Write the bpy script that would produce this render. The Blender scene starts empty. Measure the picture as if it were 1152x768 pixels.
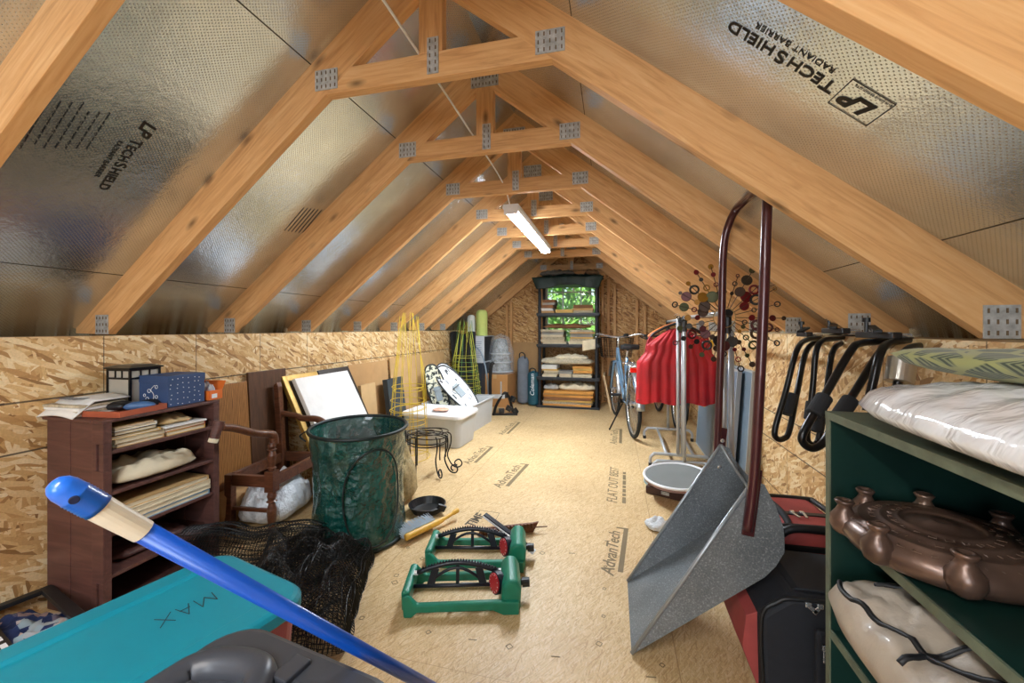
import bpy, bmesh, math, random
from mathutils import Vector, Matrix, Euler, noise as MN
random.seed(7)
S = bpy.context.scene
COL = S.collection
PI = math.pi
R = math.radians
F = 456.0
TH = math.atan(0.25)
CT, ST = math.cos(TH), math.sin(TH)
EYE = 1.10
# ---------------------------------------------------------------- room dimensions (m)
XL, XR, XC = -2.17, 0.92, -0.614          # knee walls and ridge line
YF, YB = -2.0, 6.2                        # front wall (behind the camera), back gable
WT = 1.066                                # knee wall height
SL = 0.795                                # roof slope
ZR = 1.965 + SL*0.422                     # underside of the rafters at the ridge
RD = 0.135                                # rafter depth
CS = 1/math.sqrt(1+SL*SL); SN = SL*CS
ZS = ZR + RD/CS                           # underside of sheathing at the ridge
def zraf(x): return ZR - SL*abs(x-XC)
def zsh(x): return ZS - SL*abs(x-XC)

def ray(px, py):
    u = (px-576)/F; v = (369-py)/F
    return Vector((CT*u-ST, ST*u+CT, v))
def pd(px, py, d): return ray(px, py)*d + Vector((0, 0, EYE))
def fl(px, py, h=0.0):
    r = ray(px, py); return r*((h-EYE)/r.z) + Vector((0, 0, EYE))

# ---------------------------------------------------------------- objects
def tag(o, label=None, cat=None, group=None, kind=None):
    if label: o['label'] = label
    if cat: o['category'] = cat
    if group: o['group'] = group
    if kind: o['kind'] = kind
    return o
def thing(name, label, cat, loc=(0, 0, 0), rz=0.0, group=None):
    o = bpy.data.objects.new(name, None); COL.objects.link(o)
    o.empty_display_size = 0.05
    o.location = loc; o.rotation_euler = (0, 0, rz)
    return tag(o, label, cat, group)
def copy_tree(o, parent=None):
    c = o.copy(); COL.objects.link(c)
    if parent: c.parent = parent
    for ch in list(o.children): copy_tree(ch, c)
    return c

class MB:
    def __init__(s): s.bm = bmesh.new()
    def box(s, c, sz, rot=None):
        m = Matrix.Translation(Vector(c))
        if rot: m = m @ Euler(rot).to_matrix().to_4x4()
        m = m @ Matrix.Diagonal((sz[0], sz[1], sz[2], 1))
        bmesh.ops.create_cube(s.bm, size=1, matrix=m); return s
    def lohi(s, lo, hi):
        return s.box([(a+b)/2 for a, b in zip(lo, hi)], [abs(b-a) for a, b in zip(lo, hi)])
    def bar(s, a, b, w, h, up=(0, 0, 1)):
        a = Vector(a); b = Vector(b); x = (b-a); L = x.length; x.normalize()
        y = Vector(up).cross(x)
        if y.length < 1e-4: y = Vector((0, 1, 0)).cross(x)
        y.normalize(); z = x.cross(y)
        m = Matrix((x, y, z)).transposed().to_4x4(); m.translation = (a+b)/2
        bmesh.ops.create_cube(s.bm, size=1, matrix=m @ Matrix.Diagonal((L, w, h, 1))); return s
    def tube(s, pts, r, n=8, closed=False, cap=True):
        pts = [Vector(p) for p in pts]; N = len(pts)
        rr = r if isinstance(r, (list, tuple)) else [r]*N
        rings = []; prev = None
        for i, p in enumerate(pts):
            if closed: t = pts[(i+1) % N]-pts[i-1]
            else: t = pts[min(i+1, N-1)]-pts[max(i-1, 0)]
            if t.length < 1e-9: t = Vector((0, 0, 1))
            t.normalize()
            if prev is None:
                a = Vector((0, 0, 1)) if abs(t.z) < .9 else Vector((1, 0, 0))
                x = a.cross(t).normalized()
            else:
                x = prev-t*prev.dot(t)
                if x.length < 1e-6: x = Vector((1, 0, 0)).cross(t)
                x.normalize()
            prev = x; y = t.cross(x)
            rings.append([s.bm.verts.new(p+(x*math.cos(2*PI*k/n)+y*math.sin(2*PI*k/n))*rr[i]) for k in range(n)])
        for i in range(N if closed else N-1):
            A = rings[i]; B = rings[(i+1) % N]
            for k in range(n): s.bm.faces.new((A[k], A[(k+1) % n], B[(k+1) % n], B[k]))
        if cap and not closed:
            s.bm.faces.new(rings[0][::-1]); s.bm.faces.new(rings[-1])
        return s
    def ring(s, c, nrm, Rr, r, n=28, m=6, sx=1.0):
        nrm = Vector(nrm).normalized()
        a = Vector((0, 0, 1)) if abs(nrm.z) < .9 else Vector((1, 0, 0))
        x = a.cross(nrm).normalized(); y = nrm.cross(x)
        return s.tube([Vector(c)+x*math.cos(2*PI*k/n)*Rr*sx+y*math.sin(2*PI*k/n)*Rr for k in range(n)], r, m, True)
    def cyl(s, a, b, r0, r1=None, n=16):
        return s.tube([a, b], [r0, r0 if r1 is None else r1], n)
    def lathe(s, prof, c=(0, 0, 0), n=24, axis=None):
        c = Vector(c)
        q = Vector((0, 0, 1)).rotation_difference(Vector(axis)) if axis else None
        rings = []
        for (r, z) in prof:
            ring = []
            for k in range(n):
                v = Vector((max(r, 1e-4)*math.cos(2*PI*k/n), max(r, 1e-4)*math.sin(2*PI*k/n), z))
                if q: v = q @ v
                ring.append(s.bm.verts.new(c+v))
            rings.append(ring)
        for A, B in zip(rings, rings[1:]):
            for k in range(n): s.bm.faces.new((A[k], A[(k+1) % n], B[(k+1) % n], B[k]))
        s.bm.faces.new(rings[0][::-1]); s.bm.faces.new(rings[-1]); return s
    def prism(s, poly, a0, a1, axis='y'):
        def mk(p, a):
            if axis == 'y': return (p[0], a, p[1])
            if axis == 'x': return (a, p[0], p[1])
            return (p[0], p[1], a)
        A = [s.bm.verts.new(mk(p, a0)) for p in poly]; B = [s.bm.verts.new(mk(p, a1)) for p in poly]
        n = len(poly)
        s.bm.faces.new(A[::-1]); s.bm.faces.new(B)
        for k in range(n): s.bm.faces.new((A[k], A[(k+1) % n], B[(k+1) % n], B[k]))
        return s
    def grid(s, nu, nv, f, close_u=False):
        V = [[s.bm.verts.new(f(i/(nu if close_u else nu-1), j/(nv-1))) for j in range(nv)] for i in range(nu)]
        for i in range(nu if close_u else nu-1):
            for j in range(nv-1):
                a = V[i][j]; b = V[(i+1) % nu][j]; c_ = V[(i+1) % nu][j+1]; d = V[i][j+1]
                s.bm.faces.new((a, b, c_, d))
        return s
    def pillow(s, c, sz, n=24, p=4.0, amp=0.1, fr=6.0, seed=0, flat=0.25, rot=0.0, tilt=None):
        """soft closed bundle: flat-ish bottom, rounded wrinkled top"""
        c = Vector(c); w, d, h = sz
        rm = Euler((tilt[0] if tilt else 0, tilt[1] if tilt else 0, rot)).to_matrix()
        def surf(sgn):
            def f(a, b):
                x = 2*a-1; y = 2*b-1
                # square to rounded square
                k = (abs(x)**p+abs(y)**p)**(1/p); m = max(abs(x), abs(y), 1e-6)
                q = m/k if k > 0 else 1
                xx, yy = x*q, y*q
                e = max(0.0, 1-m**2.4)**.5
                nz = MN.noise(Vector((xx*fr*w*1.0+seed*7.3, yy*fr*d, seed*3.1)))+.5*MN.noise(Vector((xx*fr*2.3*w, yy*fr*2.3*d+seed, 5.0)))
                if sgn > 0: z = h*(flat+(1-flat)*e*(1+amp*nz*1.4)+flat*amp*1.4*nz*min(1.0, e*1.6))
                else: z = h*flat*(1-e)
                wob = 1+amp*.35*MN.noise(Vector((xx*3+seed, yy*3, seed*1.7)))
                return c+rm @ Vector((xx*w/2*wob, yy*d/2*wob, z))
            return f
        s.grid(n, n, surf(1)); s.grid(n, n, surf(-1))
        bmesh.ops.remove_doubles(s.bm, verts=s.bm.verts, dist=1e-5)
        return s
    def build(s, name, m, parent=None, bevel=0.0, smooth=False, loc=None, label=None, seg=2, solid=0.0):
        bmesh.ops.recalc_face_normals(s.bm, faces=s.bm.faces)
        me = bpy.data.meshes.new(name); s.bm.to_mesh(me); s.bm.free()
        o = bpy.data.objects.new(name, me); COL.objects.link(o)
        for mm in (m if isinstance(m, (list, tuple)) else [m]): me.materials.append(mm)
        if parent: o.parent = parent
        if loc: o.location = loc
        if solid:
            q = o.modifiers.new('s', 'SOLIDIFY'); q.thickness = solid; q.offset = 0
        if bevel:
            q = o.modifiers.new('b', 'BEVEL'); q.width = bevel; q.segments = seg; q.limit_method = 'ANGLE'; q.angle_limit = R(35)
        if smooth:
            for p in me.polygons: p.use_smooth = True
        if label: o['label'] = label
        return o

def smooth_path(pts, k=5):
    """Catmull-Rom through the points"""
    P = [Vector(p) for p in pts]; out = []
    for i in range(len(P)-1):
        p0 = P[max(i-1, 0)]; p1 = P[i]; p2 = P[i+1]; p3 = P[min(i+2, len(P)-1)]
        for j in range(k):
            t = j/k
            out.append(.5*((2*p1)+(p2-p0)*t+(2*p0-5*p1+4*p2-p3)*t*t+(3*p1-p0-3*p2+p3)*t**3))
    out.append(P[-1]); return out

# ---------------------------------------------------------------- materials
MATS = {}
def lin(c):
    f = lambda v: v/12.92 if v <= .04045 else ((v+.055)/1.055)**2.4
    return tuple(f(v/255) for v in c)
class NT:
    def __init__(s, name):
        m = bpy.data.materials.new(name); m.use_nodes = True
        s.m = m; s.t = m.node_tree; s.n = s.t.nodes; s.b = s.n['Principled BSDF']
        s.tc = s.n.new('ShaderNodeTexCoord')
    def new(s, ty, **kw):
        n = s.n.new(ty)
        for k, v in kw.items():
            if k in n.inputs.keys() if hasattr(n.inputs, 'keys') else False: pass
            setattr(n, k, v)
        return n
    def link(s, a, b): s.t.links.new(a, b)
    def math(s, op, a, b=None, c=None):
        n = s.n.new('ShaderNodeMath'); n.operation = op
        for i, v in enumerate((a, b, c)):
            if v is None: continue
            if isinstance(v, (int, float)): n.inputs[i].default_value = v
            else: s.link(v, n.inputs[i])
        return n.outputs[0]
    def mapping(s, src, scale=(1, 1, 1), rot=(0, 0, 0), loc=(0, 0, 0)):
        n = s.n.new('ShaderNodeMapping'); n.inputs['Scale'].default_value = scale
        n.inputs['Rotation'].default_value = rot; n.inputs['Location'].default_value = loc
        s.link(src, n.inputs['Vector']); return n.outputs[0]
    def noise(s, vec, scale, detail=4, rough=.5, dist=0):
        n = s.n.new('ShaderNodeTexNoise'); n.inputs['Scale'].default_value = scale
        n.inputs['Detail'].default_value = detail; n.inputs['Roughness'].default_value = rough
        n.inputs['Distortion'].default_value = dist
        if vec is not None: s.link(vec, n.inputs['Vector'])
        return n.outputs['Fac']
    def ramp(s, fac, stops):
        n = s.n.new('ShaderNodeValToRGB'); e = n.color_ramp.elements
        while len(e) < len(stops): e.new(.5)
        for x, (p, c) in zip(e, stops): x.position = p; x.color = (*c, 1) if len(c) == 3 else c
        s.link(fac, n.inputs['Fac']); return n.outputs['Color']
    def mix(s, fac, a, b, mode='MIX'):
        n = s.n.new('ShaderNodeMix'); n.data_type = 'RGBA'; n.blend_type = mode
        for sock, v in ((n.inputs[0], fac), (n.inputs[6], a), (n.inputs[7], b)):
            if isinstance(v, (int, float)): sock.default_value = v
            elif isinstance(v, tuple): sock.default_value = (*v, 1)[:4]
            else: s.link(v, sock)
        return n.outputs[2]
    def bump(s, h, strength=.3, dist=.01):
        n = s.n.new('ShaderNodeBump'); n.inputs['Strength'].default_value = strength
        n.inputs['Distance'].default_value = dist; s.link(h, n.inputs['Height'])
        s.link(n.outputs[0], s.b.inputs['Normal'])
    def set(s, **kw):
        for k, v in kw.items():
            k = k.replace('_', ' ')
            if isinstance(v, (int, float)): s.b.inputs[k].default_value = v
            elif isinstance(v, tuple): s.b.inputs[k].default_value = (*v, 1)[:4]
            else: s.link(v, s.b.inputs[k])
    def rand(s):
        n = s.n.new('ShaderNodeObjectInfo'); return n.outputs['Random']
def M(name, rgb, rough=.6, metal=0.0, var=.12, scale=9.0, bump=0.0, bscale=None, alpha=1.0, trans=0.0, coat=0.0, stretch=(1, 1, 1), spec=.5, dist=.004, sheen=0.0):
    if name in MATS: return MATS[name]
    n = NT(name); c = lin(rgb)
    v = n.mapping(n.tc.outputs['Object'], stretch)
    if var:
        f = n.noise(v, scale, 5, .6)
        n.set(Base_Color=n.ramp(f, [(.25, tuple(x*(1-var*1.6) for x in c)), (.75, tuple(min(1, x*(1+var)) for x in c))]))
    else: n.set(Base_Color=c)
    n.set(Roughness=rough, Metallic=metal, Alpha=alpha, Transmission_Weight=trans, Coat_Weight=coat, Specular_IOR_Level=spec, Sheen_Weight=sheen)
    if bump: n.bump(n.noise(v, bscale or scale*3, 6, .6), bump, dist)
    MATS[name] = n.m; return n.m
def WOOD(name, dark, mid, light, grain=(1.2, 16, 16), rough=.55, knots=True, coat=0.0, kn=4.5):
    """sawn timber, grain along local X, sparse knots"""
    n = NT(name)
    add = n.n.new('ShaderNodeVectorMath'); add.operation = 'ADD'
    comb = n.n.new('ShaderNodeCombineXYZ')
    r = n.math('MULTIPLY', n.rand(), 37.0)
    for i in range(3): n.link(r, comb.inputs[i])
    n.link(n.tc.outputs['Object'], add.inputs[0]); n.link(comb.outputs[0], add.inputs[1])
    o = add.outputs[0]
    g = n.noise(n.mapping(o, grain), 3.2, 6, .6, 1.2)
    b = n.noise(n.mapping(o, (1.0, 3, 3)), 1.6, 3)
    col = n.ramp(g, [(.28, lin(dark)), (.5, lin(mid)), (.74, lin(light))])
    col = n.mix(n.math('MULTIPLY', b, .55), col, lin(mid))
    if knots:
        v = n.n.new('ShaderNodeTexVoronoi'); v.inputs['Scale'].default_value = 1.0
        n.link(n.mapping(o, (kn, kn*2.4, kn*2.4)), v.inputs['Vector'])
        k = n.ramp(v.outputs['Distance'], [(.06, (1, 1, 1)), (.14, (.4, .4, .4)), (.22, (0, 0, 0))])
        sep = n.n.new('ShaderNodeSeparateColor'); n.link(v.outputs['Color'], sep.inputs[0])
        keep = n.math('GREATER_THAN', sep.outputs[0], .45)
        col = n.mix(n.math('MULTIPLY', k, n.math('MULTIPLY', keep, .85)), col, tuple(x*.35 for x in lin(dark)))
    n.set(Base_Color=col, Roughness=rough, Coat_Weight=coat)
    n.bump(g, .12, .003)
    MATS[name] = n.m; return n.m
def OSB(name, axes, cols, size=(.068, .015), lines_u=None, lines_v=(), line_col=(40, 34, 30), line_w=.004, layers=6, aligned=False, rough=.6, blotch=.25):
    """strand board: layers of long random strands; axes picks the two object axes the board lies in"""
    n = NT(name)
    sep = n.n.new('ShaderNodeSeparateXYZ'); n.link(n.tc.outputs['Object'], sep.inputs[0])
    cmb = n.n.new('ShaderNodeCombineXYZ')
    U = sep.outputs['XYZ'.index(axes[0])]; Vv = sep.outputs['XYZ'.index(axes[1])]
    n.link(U, cmb.inputs[0]); n.link(Vv, cmb.inputs[1])
    base = cmb.outputs[0]
    col = None; hgt = None
    for i in range(layers):
        if aligned: ang = [0.05, -.2, .35, -.5, .15, .6, -.06, .4][i % 8]
        else: ang = i*PI/layers*1.0+.35*math.sin(i*5.1)
        v = n.n.new('ShaderNodeTexVoronoi'); v.voronoi_dimensions = '2D'; v.inputs['Scale'].default_value = 1.0
        k = 1+.25*math.sin(i*3.7)
        mp = n.n.new('ShaderNodeMapping'); mp.vector_type = 'TEXTURE'
        mp.inputs['Rotation'].default_value = (0, 0, ang); mp.inputs['Scale'].default_value = (size[0]*k, size[1]*k, 1)
        mp.inputs['Location'].default_value = (.37*i, .61*i, 0)
        n.link(base, mp.inputs['Vector']); n.link(mp.outputs[0], v.inputs['Vector'])
        sc = n.n.new('ShaderNodeSeparateColor'); n.link(v.outputs['Color'], sc.inputs[0])
        c = n.ramp(sc.outputs[0], [(p, lin(q)) for p, q in cols])
        if col is None: col, hgt = c, sc.outputs[2]
        else:
            msk = n.math('GREATER_THAN', sc.outputs[1], .58)
            col = n.mix(msk, col, c)
            hgt = n.math('ADD', n.math('MULTIPLY', hgt, n.math('SUBTRACT', 1.0, msk)), n.math('MULTIPLY', sc.outputs[2], msk))
    fine = n.noise(n.mapping(base, (60, 60, 60)), 2.2, 3)
    col = n.mix(.22, col, n.ramp(fine, [(.3, (.25, .25, .25)), (.7, (1, 1, 1))]), 'MULTIPLY')
    bl = n.noise(base, 1.7, 3)
    col = n.mix(blotch, col, n.ramp(bl, [(.3, (.45, .36, .28)), (.62, (1, 1, 1))]), 'MULTIPLY')
    lm = None
    def acc(a):
        nonlocal lm
        lm = a if lm is None else n.math('MAXIMUM', lm, a)
    if lines_u:
        st, sp = lines_u
        fr = n.math('FRACT', n.math('DIVIDE', n.math('SUBTRACT', U, st-40*sp), sp))
        acc(n.math('LESS_THAN', fr, line_w/sp))
    for z in lines_v:
        acc(n.math('LESS_THAN', n.math('ABSOLUTE', n.math('SUBTRACT', Vv, z)), line_w))
    if lm is not None:
        col = n.mix(n.math('MULTIPLY', lm, .85), col, lin(line_col))
    n.set(Base_Color=col, Roughness=rough)
    n.bump(hgt, .08 if aligned else .25, .002)
    MATS[name] = n.m; return n.m

pine = WOOD('pine lumber', (182, 130, 76), (216, 165, 108), (233, 194, 140))
pine_end = WOOD('stud lumber', (176, 124, 72), (210, 160, 102), (228, 186, 130))
osb_cols = [(0.0, (150, 108, 62)), (.14, (198, 152, 96)), (.45, (220, 180, 122)), (.72, (234, 202, 150)), (1.0, (246, 226, 184))]
osb_left = OSB('left strand board', 'YZ', osb_cols, lines_u=(1.29, .406), lines_v=(.82, .63), line_w=.0035)
osb_right = OSB('right strand board', 'YZ', osb_cols, lines_u=(1.29, .406), lines_v=(.6, .436, .16), line_w=.003)
osb_back = OSB('gable strand board', 'XZ', [(0, (132, 88, 46)), (.3, (190, 138, 78)), (.7, (214, 168, 106)), (1, (234, 198, 142))])
floor_m = OSB('subfloor panel', 'YX', [(0, (196, 158, 108)), (.3, (216, 182, 130)), (.7, (226, 196, 146)), (1, (234, 208, 164))], size=(.03, .0035), aligned=True, lines_v=(.205, -1.015), lines_u=(2.44, 1.22), line_col=(168, 132, 88), line_w=.002, rough=.5, blotch=.3)
def foil_mat():
    n = NT('radiant foil')
    o = n.tc.outputs['Object']
    sep = n.n.new('ShaderNodeSeparateXYZ'); n.link(o, sep.inputs[0])
    u, w = sep.outputs[0], sep.outputs[1]
    fu = n.math('SINE', n.math('MULTIPLY', u, 2*PI/.0125)); fw = n.math('SINE', n.math('MULTIPLY', w, 2*PI/.0125))
    dots = n.math('MULTIPLY', fu, fw)
    dots = n.math('MAXIMUM', n.math('SUBTRACT', dots, .55), 0.0)
    wr = n.noise(n.mapping(o, (1, 1, 1)), 26, 5, .65, .6)
    big = n.noise(o, 2.2, 3)
    h = n.math('ADD', n.math('MULTIPLY', dots, -.8), n.math('ADD', n.math('ADD', n.math('MULTIPLY', wr, .5), n.math('MULTIPLY', n.noise(o, 75, 3), .22)), n.math('MULTIPLY', big, 1.6)))
    col = n.ramp(n.noise(o, 3.0, 5), [(.3, (.55, .64, .75)), (.7, (.76, .86, .97))])
    seam = None
    for s_ in (.62, 1.84):
        a = n.math('LESS_THAN', n.math('ABSOLUTE', n.math('SUBTRACT', u, s_)), .0022)
        seam = a if seam is None else n.math('MAXIMUM', seam, a)
    col = n.mix(n.math('MULTIPLY', dots, 1.1), col, (.28, .29, .30))
    col = n.mix(seam, col, (.05, .04, .03))
    n.set(Base_Color=col, Metallic=n.math('SUBTRACT', .97, seam), Roughness=.23)
    n.bump(h, .5, .005)
    return n.m
foil = foil_mat()
slotm = M('punched slot', (112, 92, 68), .7, var=.1)
ink = M('stencil ink', (38, 36, 36), .7, var=0)
floor_ink = M('floor print ink', (122, 104, 74), .7, var=.1)
galv = M('galvanized steel', (192, 194, 192), .45, .35, var=.3, scale=40, bump=.5, bscale=90)
white_pl = M('white plastic', (235, 236, 238), .4, var=.03)
black_pl = M('black plastic', (28, 29, 31), .42, var=.1)
black_mt = M('black painted steel', (22, 22, 24), .28, .3, var=.1)
chrome = M('chrome', (214, 216, 218), .25, .8, var=.05)
grey_mt = M('silver grey tube', (178, 180, 182), .34, .25, var=.05, coat=.2)
# ================================================================ SETTING
def struct(o): o['kind'] = 'structure'; return o
b = MB(); b.lohi((XL-.3, YF-.1, -.03), (XR+.3, YB+.1, 0)); FLOOR = struct(b.build('floor', floor_m))
b = MB(); b.lohi((XL-.30, YF, 0), (XL, YB, WT)); struct(b.build('wall_left', osb_left))
b = MB(); b.lohi((XR, YF, 0), (XR+.30, YB, WT)); struct(b.build('wall_right', osb_right))
# gable walls with a window opening each
def gable(name, y0, y1, wx0, wx1, wz0, wz1, m):
    b = MB(); xl, xr = XL-.28, XR+.28
    b.prism([(xl, 0), (wx0, 0), (wx0, zsh(wx0)+.004), (xl, zsh(xl)+.004)], y0, y1)
    b.prism([(wx1, 0), (xr, 0), (xr, zsh(xr)+.004), (wx1, zsh(wx1)+.004)], y0, y1)
    b.prism([(wx0, wz1), (wx1, wz1), (wx1, zsh(wx1)+.004), (XC, ZS+.004), (wx0, zsh(wx0)+.004)], y0, y1)
    b.prism([(wx0, 0), (wx1, 0), (wx1, wz0), (wx0, wz0)], y0, y1)
    return struct(b.build(name, m))
WX0, WX1, WZ0, WZ1 = -1.03, -.20, .86, 1.80
BACK = gable('wall_back', YB, YB+.10, WX0, WX1, WZ0, WZ1, osb_back)
gable('wall_front', YF-.10, YF, -1.25, .0, .75, 1.72, osb_back)
# studs and header on the back gable
def stud(x, z0, z1, w=.038, t=.06):
    b = MB(); b.box((0, 0, 0), (z1-z0, t, w))
    o = b.build('stud', pine_end, BACK, bevel=.002); o.location = (x, YB-t/2-.001, (z0+z1)/2); o.rotation_euler = (0, R(-90), 0)
for x in (-1.07, -.155, -.07, .02, .33, .44, -1.62, -1.55): stud(x, 0.0, zsh(x)-.22)
b = MB(); b.box((0, 0, 0), (1.0, .06, .14)); o = b.build('header', pine_end, BACK, bevel=.002); o.location = (XC, YB-.032, 1.885)
# roof sheathing: local x runs down the slope, local y along the room
def sheath(name, sgn):
    b = MB(); L = 2.42
    b.lohi((0, YF-.1, 0), (L, YB+.1, .02))
    o = b.build(name, foil)
    ax = Vector((sgn*CS, 0, -SN)); ay = Vector((0, 1, 0)); az = ax.cross(ay)*sgn
    if sgn < 0: pass
    m = Matrix((ax, ay, Vector((sgn*SN, 0, CS)))).transposed().to_4x4(); m.translation = Vector((XC, 0, ZS))
    o.matrix_world = m
    return struct(o)
CL = sheath('ceiling_left', -1); CR = sheath('ceiling_right', 1)
# ------------------------------------------------ window in the back gable
glass = M('window glass', (225, 240, 238), .02, var=0, alpha=.12)
win_white = M('window vinyl', (222, 222, 216), .45, var=.04)
W1 = thing('window_1', 'white gridded window in the gable behind the black shelf', 'window', (XC, YB+.05, WZ0)); W1['kind'] = 'structure'
ww, wh = WX1-WX0, WZ1-WZ0
b = MB()
for s in (-1, 1): b.box((s*(ww/2-.02), 0, wh/2), (.04, .09, wh))
b.box((0, 0, .02), (ww-.08, .09, .04)); b.box((0, 0, wh-.02), (ww-.08, .09, .04)); b.box((0, -.002, wh*.45), (ww-.08, .07, .035))
b.build('window_frame', win_white, W1, bevel=.003)
b = MB()
for z0, z1 in ((.04, wh*.45-.018), (wh*.45+.018, wh-.04)):
    for k in (-1, 1): b.box((k*ww/6, 0, (z0+z1)/2), (.018, .03, z1-z0))
    b.box((0, 0, z1-.11), (ww-.08, .028, .018))
b.build('muntins', win_white, W1)
b = MB(); b.box((0, .012, wh/2), (ww-.06, .004, wh-.06)); b.build('pane', glass, W1)
# ------------------------------------------------ window in the front gable (behind the camera)
W2 = thing('window_2', 'white window in the front gable', 'window', (-.625, YF-.05, .75)); W2['kind'] = 'structure'
b = MB()
for s in (-1, 1): b.box((s*.605, 0, .485), (.04, .08, .97))
for z in (.02, .485, .95): b.box((0, 0, z), (1.17, .08, .04))
b.build('window_frame', win_white, W2, bevel=.003)
b = MB(); b.box((0, -.012, .485), (1.2, .004, .92)); b.build('pane', glass, W2)
# ------------------------------------------------ trusses
def plate(b, x, z, w, h, y, rot=0.0):
    """toothed connector plate: a thin steel sheet with rows of punched slots"""
    m = Matrix.Translation((x, y, z)) @ Euler((0, rot, 0)).to_matrix().to_4x4()
    bmesh.ops.create_cube(b.bm, size=1, matrix=m @ Matrix.Diagonal((w, .003, h, 1)))
    nx, nz = max(2, int(w/.016)), max(2, int(h/.024))
    for i in range(nx):
        for j in range(nz):
            q = m @ Matrix.Translation(((i+.5)/nx*w-w/2, -.0022, (j+.5)/nz*h-h/2)) @ Matrix.Diagonal((.004, .0022, .012, 1))
            r_ = bmesh.ops.create_cube(b.bm, size=1, matrix=q)
            for v_ in r_['verts']:
                for f_ in v_.link_faces: f_.material_index = 1
TSP, TY1 = .61, 1.31
def lumber(b, name, parent, loc, ax, m=pine):
    """ax: direction of local X; local Y is room Y"""
    o = b.build(name, m, parent, bevel=.0025)
    ax = Vector(ax).normalized(); ay = Vector((0, 1, 0)); az = ax.cross(ay)
    mm = Matrix((ax, ay, az)).transposed().to_4x4(); mm.translation = Vector(loc)
    o.matrix_basis = mm; return o
def make_truss():
    t = thing('roof_truss', '', 'roof truss', (XC, 0, 0), 0, 'roof trusses')
    TW = .038
    for sg in (-1, 1):
        # profile in (s, n): s along slope from the ridge, n up from rafter underside
        hw = (XR-XL)/2-.001
        sb = hw/CS                      # where underside meets the knee wall face
        # beyond the wall face the underside is level
        e = .185
        zb = -SN*sb                     # height of seat relative to ridge underside
        xe = hw+e
        def sn(x, z): return (x*CS-z*SN, x*SN+z*CS)
        p = [sn(0, 0), sn(hw, -SL*hw), sn(xe, -SL*hw+.004), sn(xe, -SL*xe+RD/CS+.0015), sn(0, RD/CS+.0015)]
        bb = MB()
        A = [(q[0], q[1]) for q in p]
        bb.prism(A, -TW/2, TW/2, 'y')
        # local z must be the outward normal: for either side use ax=(sg*CS,0,-SN)
        ax = Vector((sg*CS, 0, -SN)); nz = Vector((sg*SN, 0, CS))
        o = bb.build('rafter', pine, t, bevel=.0015)
        mm = Matrix((ax, Vector((0, 1, 0)), nz)).transposed().to_4x4(); mm.translation = Vector((0, 0, ZR)); o.matrix_basis = mm
    tz = 1.965
    hb = (ZR-tz)/SL; ht = (ZR-tz-.089)/SL
    bb = MB(); bb.prism([(-hb, -.0445), (hb, -.0445), (hb+.045, .0), (ht+.02, .0445), (-ht-.02, .0445), (-hb-.045, 0)], -TW/2+.0004, TW/2-.0004)
    o = bb.build('collar_tie', pine, t, bevel=.002); o.location = (0, 0, tz+.0445)
    bb = MB(); bb.box((0, 0, 0), (ZR-tz-.089+.02, TW-.001, .089)); lumber(bb, 'king_post', t, (0, 0, (ZR+.02+tz+.089)/2), (0, 0, 1))
    for sg in (-1, 1):
        bb = MB(); plate(bb, sg*(hb-.005), tz+.055, .095, .075, -TW/2-.002, 0.0); bb.build('connector_plate', [galv, slotm], t)
    bb = MB(); plate(bb, 0.01, tz+.075, .042, .125, -TW/2-.002); bb.build('connector_plate', [galv, slotm], t)
    bb = MB(); plate(bb, 0, ZR+.03, .14, .09, -TW/2-.002); bb.build('connector_plate', [galv, slotm], t)
    for sg in (-1, 1):
        hw = (XR-XL)/2
        bb = MB(); plate(bb, sg*(hw-.012+.03), WT+.05, .075, .085 , -TW/2-.002); bb.build('connector_plate', [galv, slotm], t)
    return t
truss0 = make_truss()
ords = {0: 'wooden truss framing the top corners of the view, nearest of the roof trusses', 1: 'wooden roof truss with the widest collar tie in view, ahead of all other ties',
        2: 'wooden roof truss second in the row of visible collar ties', 3: 'wooden roof truss just in front of the lit ceiling light',
        4: 'wooden roof truss whose tie passes behind the front end of the light tube', 5: 'wooden roof truss crossing above the middle of the light tube',
        6: 'wooden roof truss crossing at the far end of the light tube', 7: 'wooden roof truss beyond the light, one before the gable', 8: 'wooden roof truss against the back gable above the window'}
for k in range(-1, 9):
    o = truss0 if k == 0 else copy_tree(truss0)
    y = TY1+TSP*(k-1)
    if k == 8: y = YB-.09
    o.location = (XC, y, 0)
    o['label'] = ords.get(k, 'wooden roof truss behind the viewpoint')
# ------------------------------------------------ writing on the foil and floor
FONTC = {}
def text_on(parent, body, loc, ax, up, size, m, name='lettering', align='LEFT', shear=0.0, sx=1.0, bold=0.0):
    cu = bpy.data.curves.new(name, 'FONT'); cu.body = body; cu.size = size; cu.align_x = align; cu.shear = shear
    cu.extrude = .0003; cu.offset = bold
    o = bpy.data.objects.new(name, cu); COL.objects.link(o); cu.materials.append(m)
    ax = Vector(ax).normalized(); up = Vector(up); up = (up-ax*up.dot(ax)).normalized(); nz = ax.cross(up)
    mm = Matrix((ax*sx, up, nz)).transposed().to_4x4(); mm.translation = Vector(loc)
    if parent:
        o.parent = parent; o.matrix_parent_inverse = parent.matrix_world.inverted()
    o.matrix_world = mm
    return o
def roofpt(px, py, sg, off=.0012):
    """where the sight line through a photo pixel meets the sheathing"""
    n = Vector((sg*SN, 0, CS)); p0 = Vector((XC, 0, ZS)); r = ray(px, py); e = Vector((0, 0, EYE))
    t = (p0-e).dot(n)/r.dot(n)
    return e+r*t-n*off
bpy.context.view_layer.update()
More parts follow.
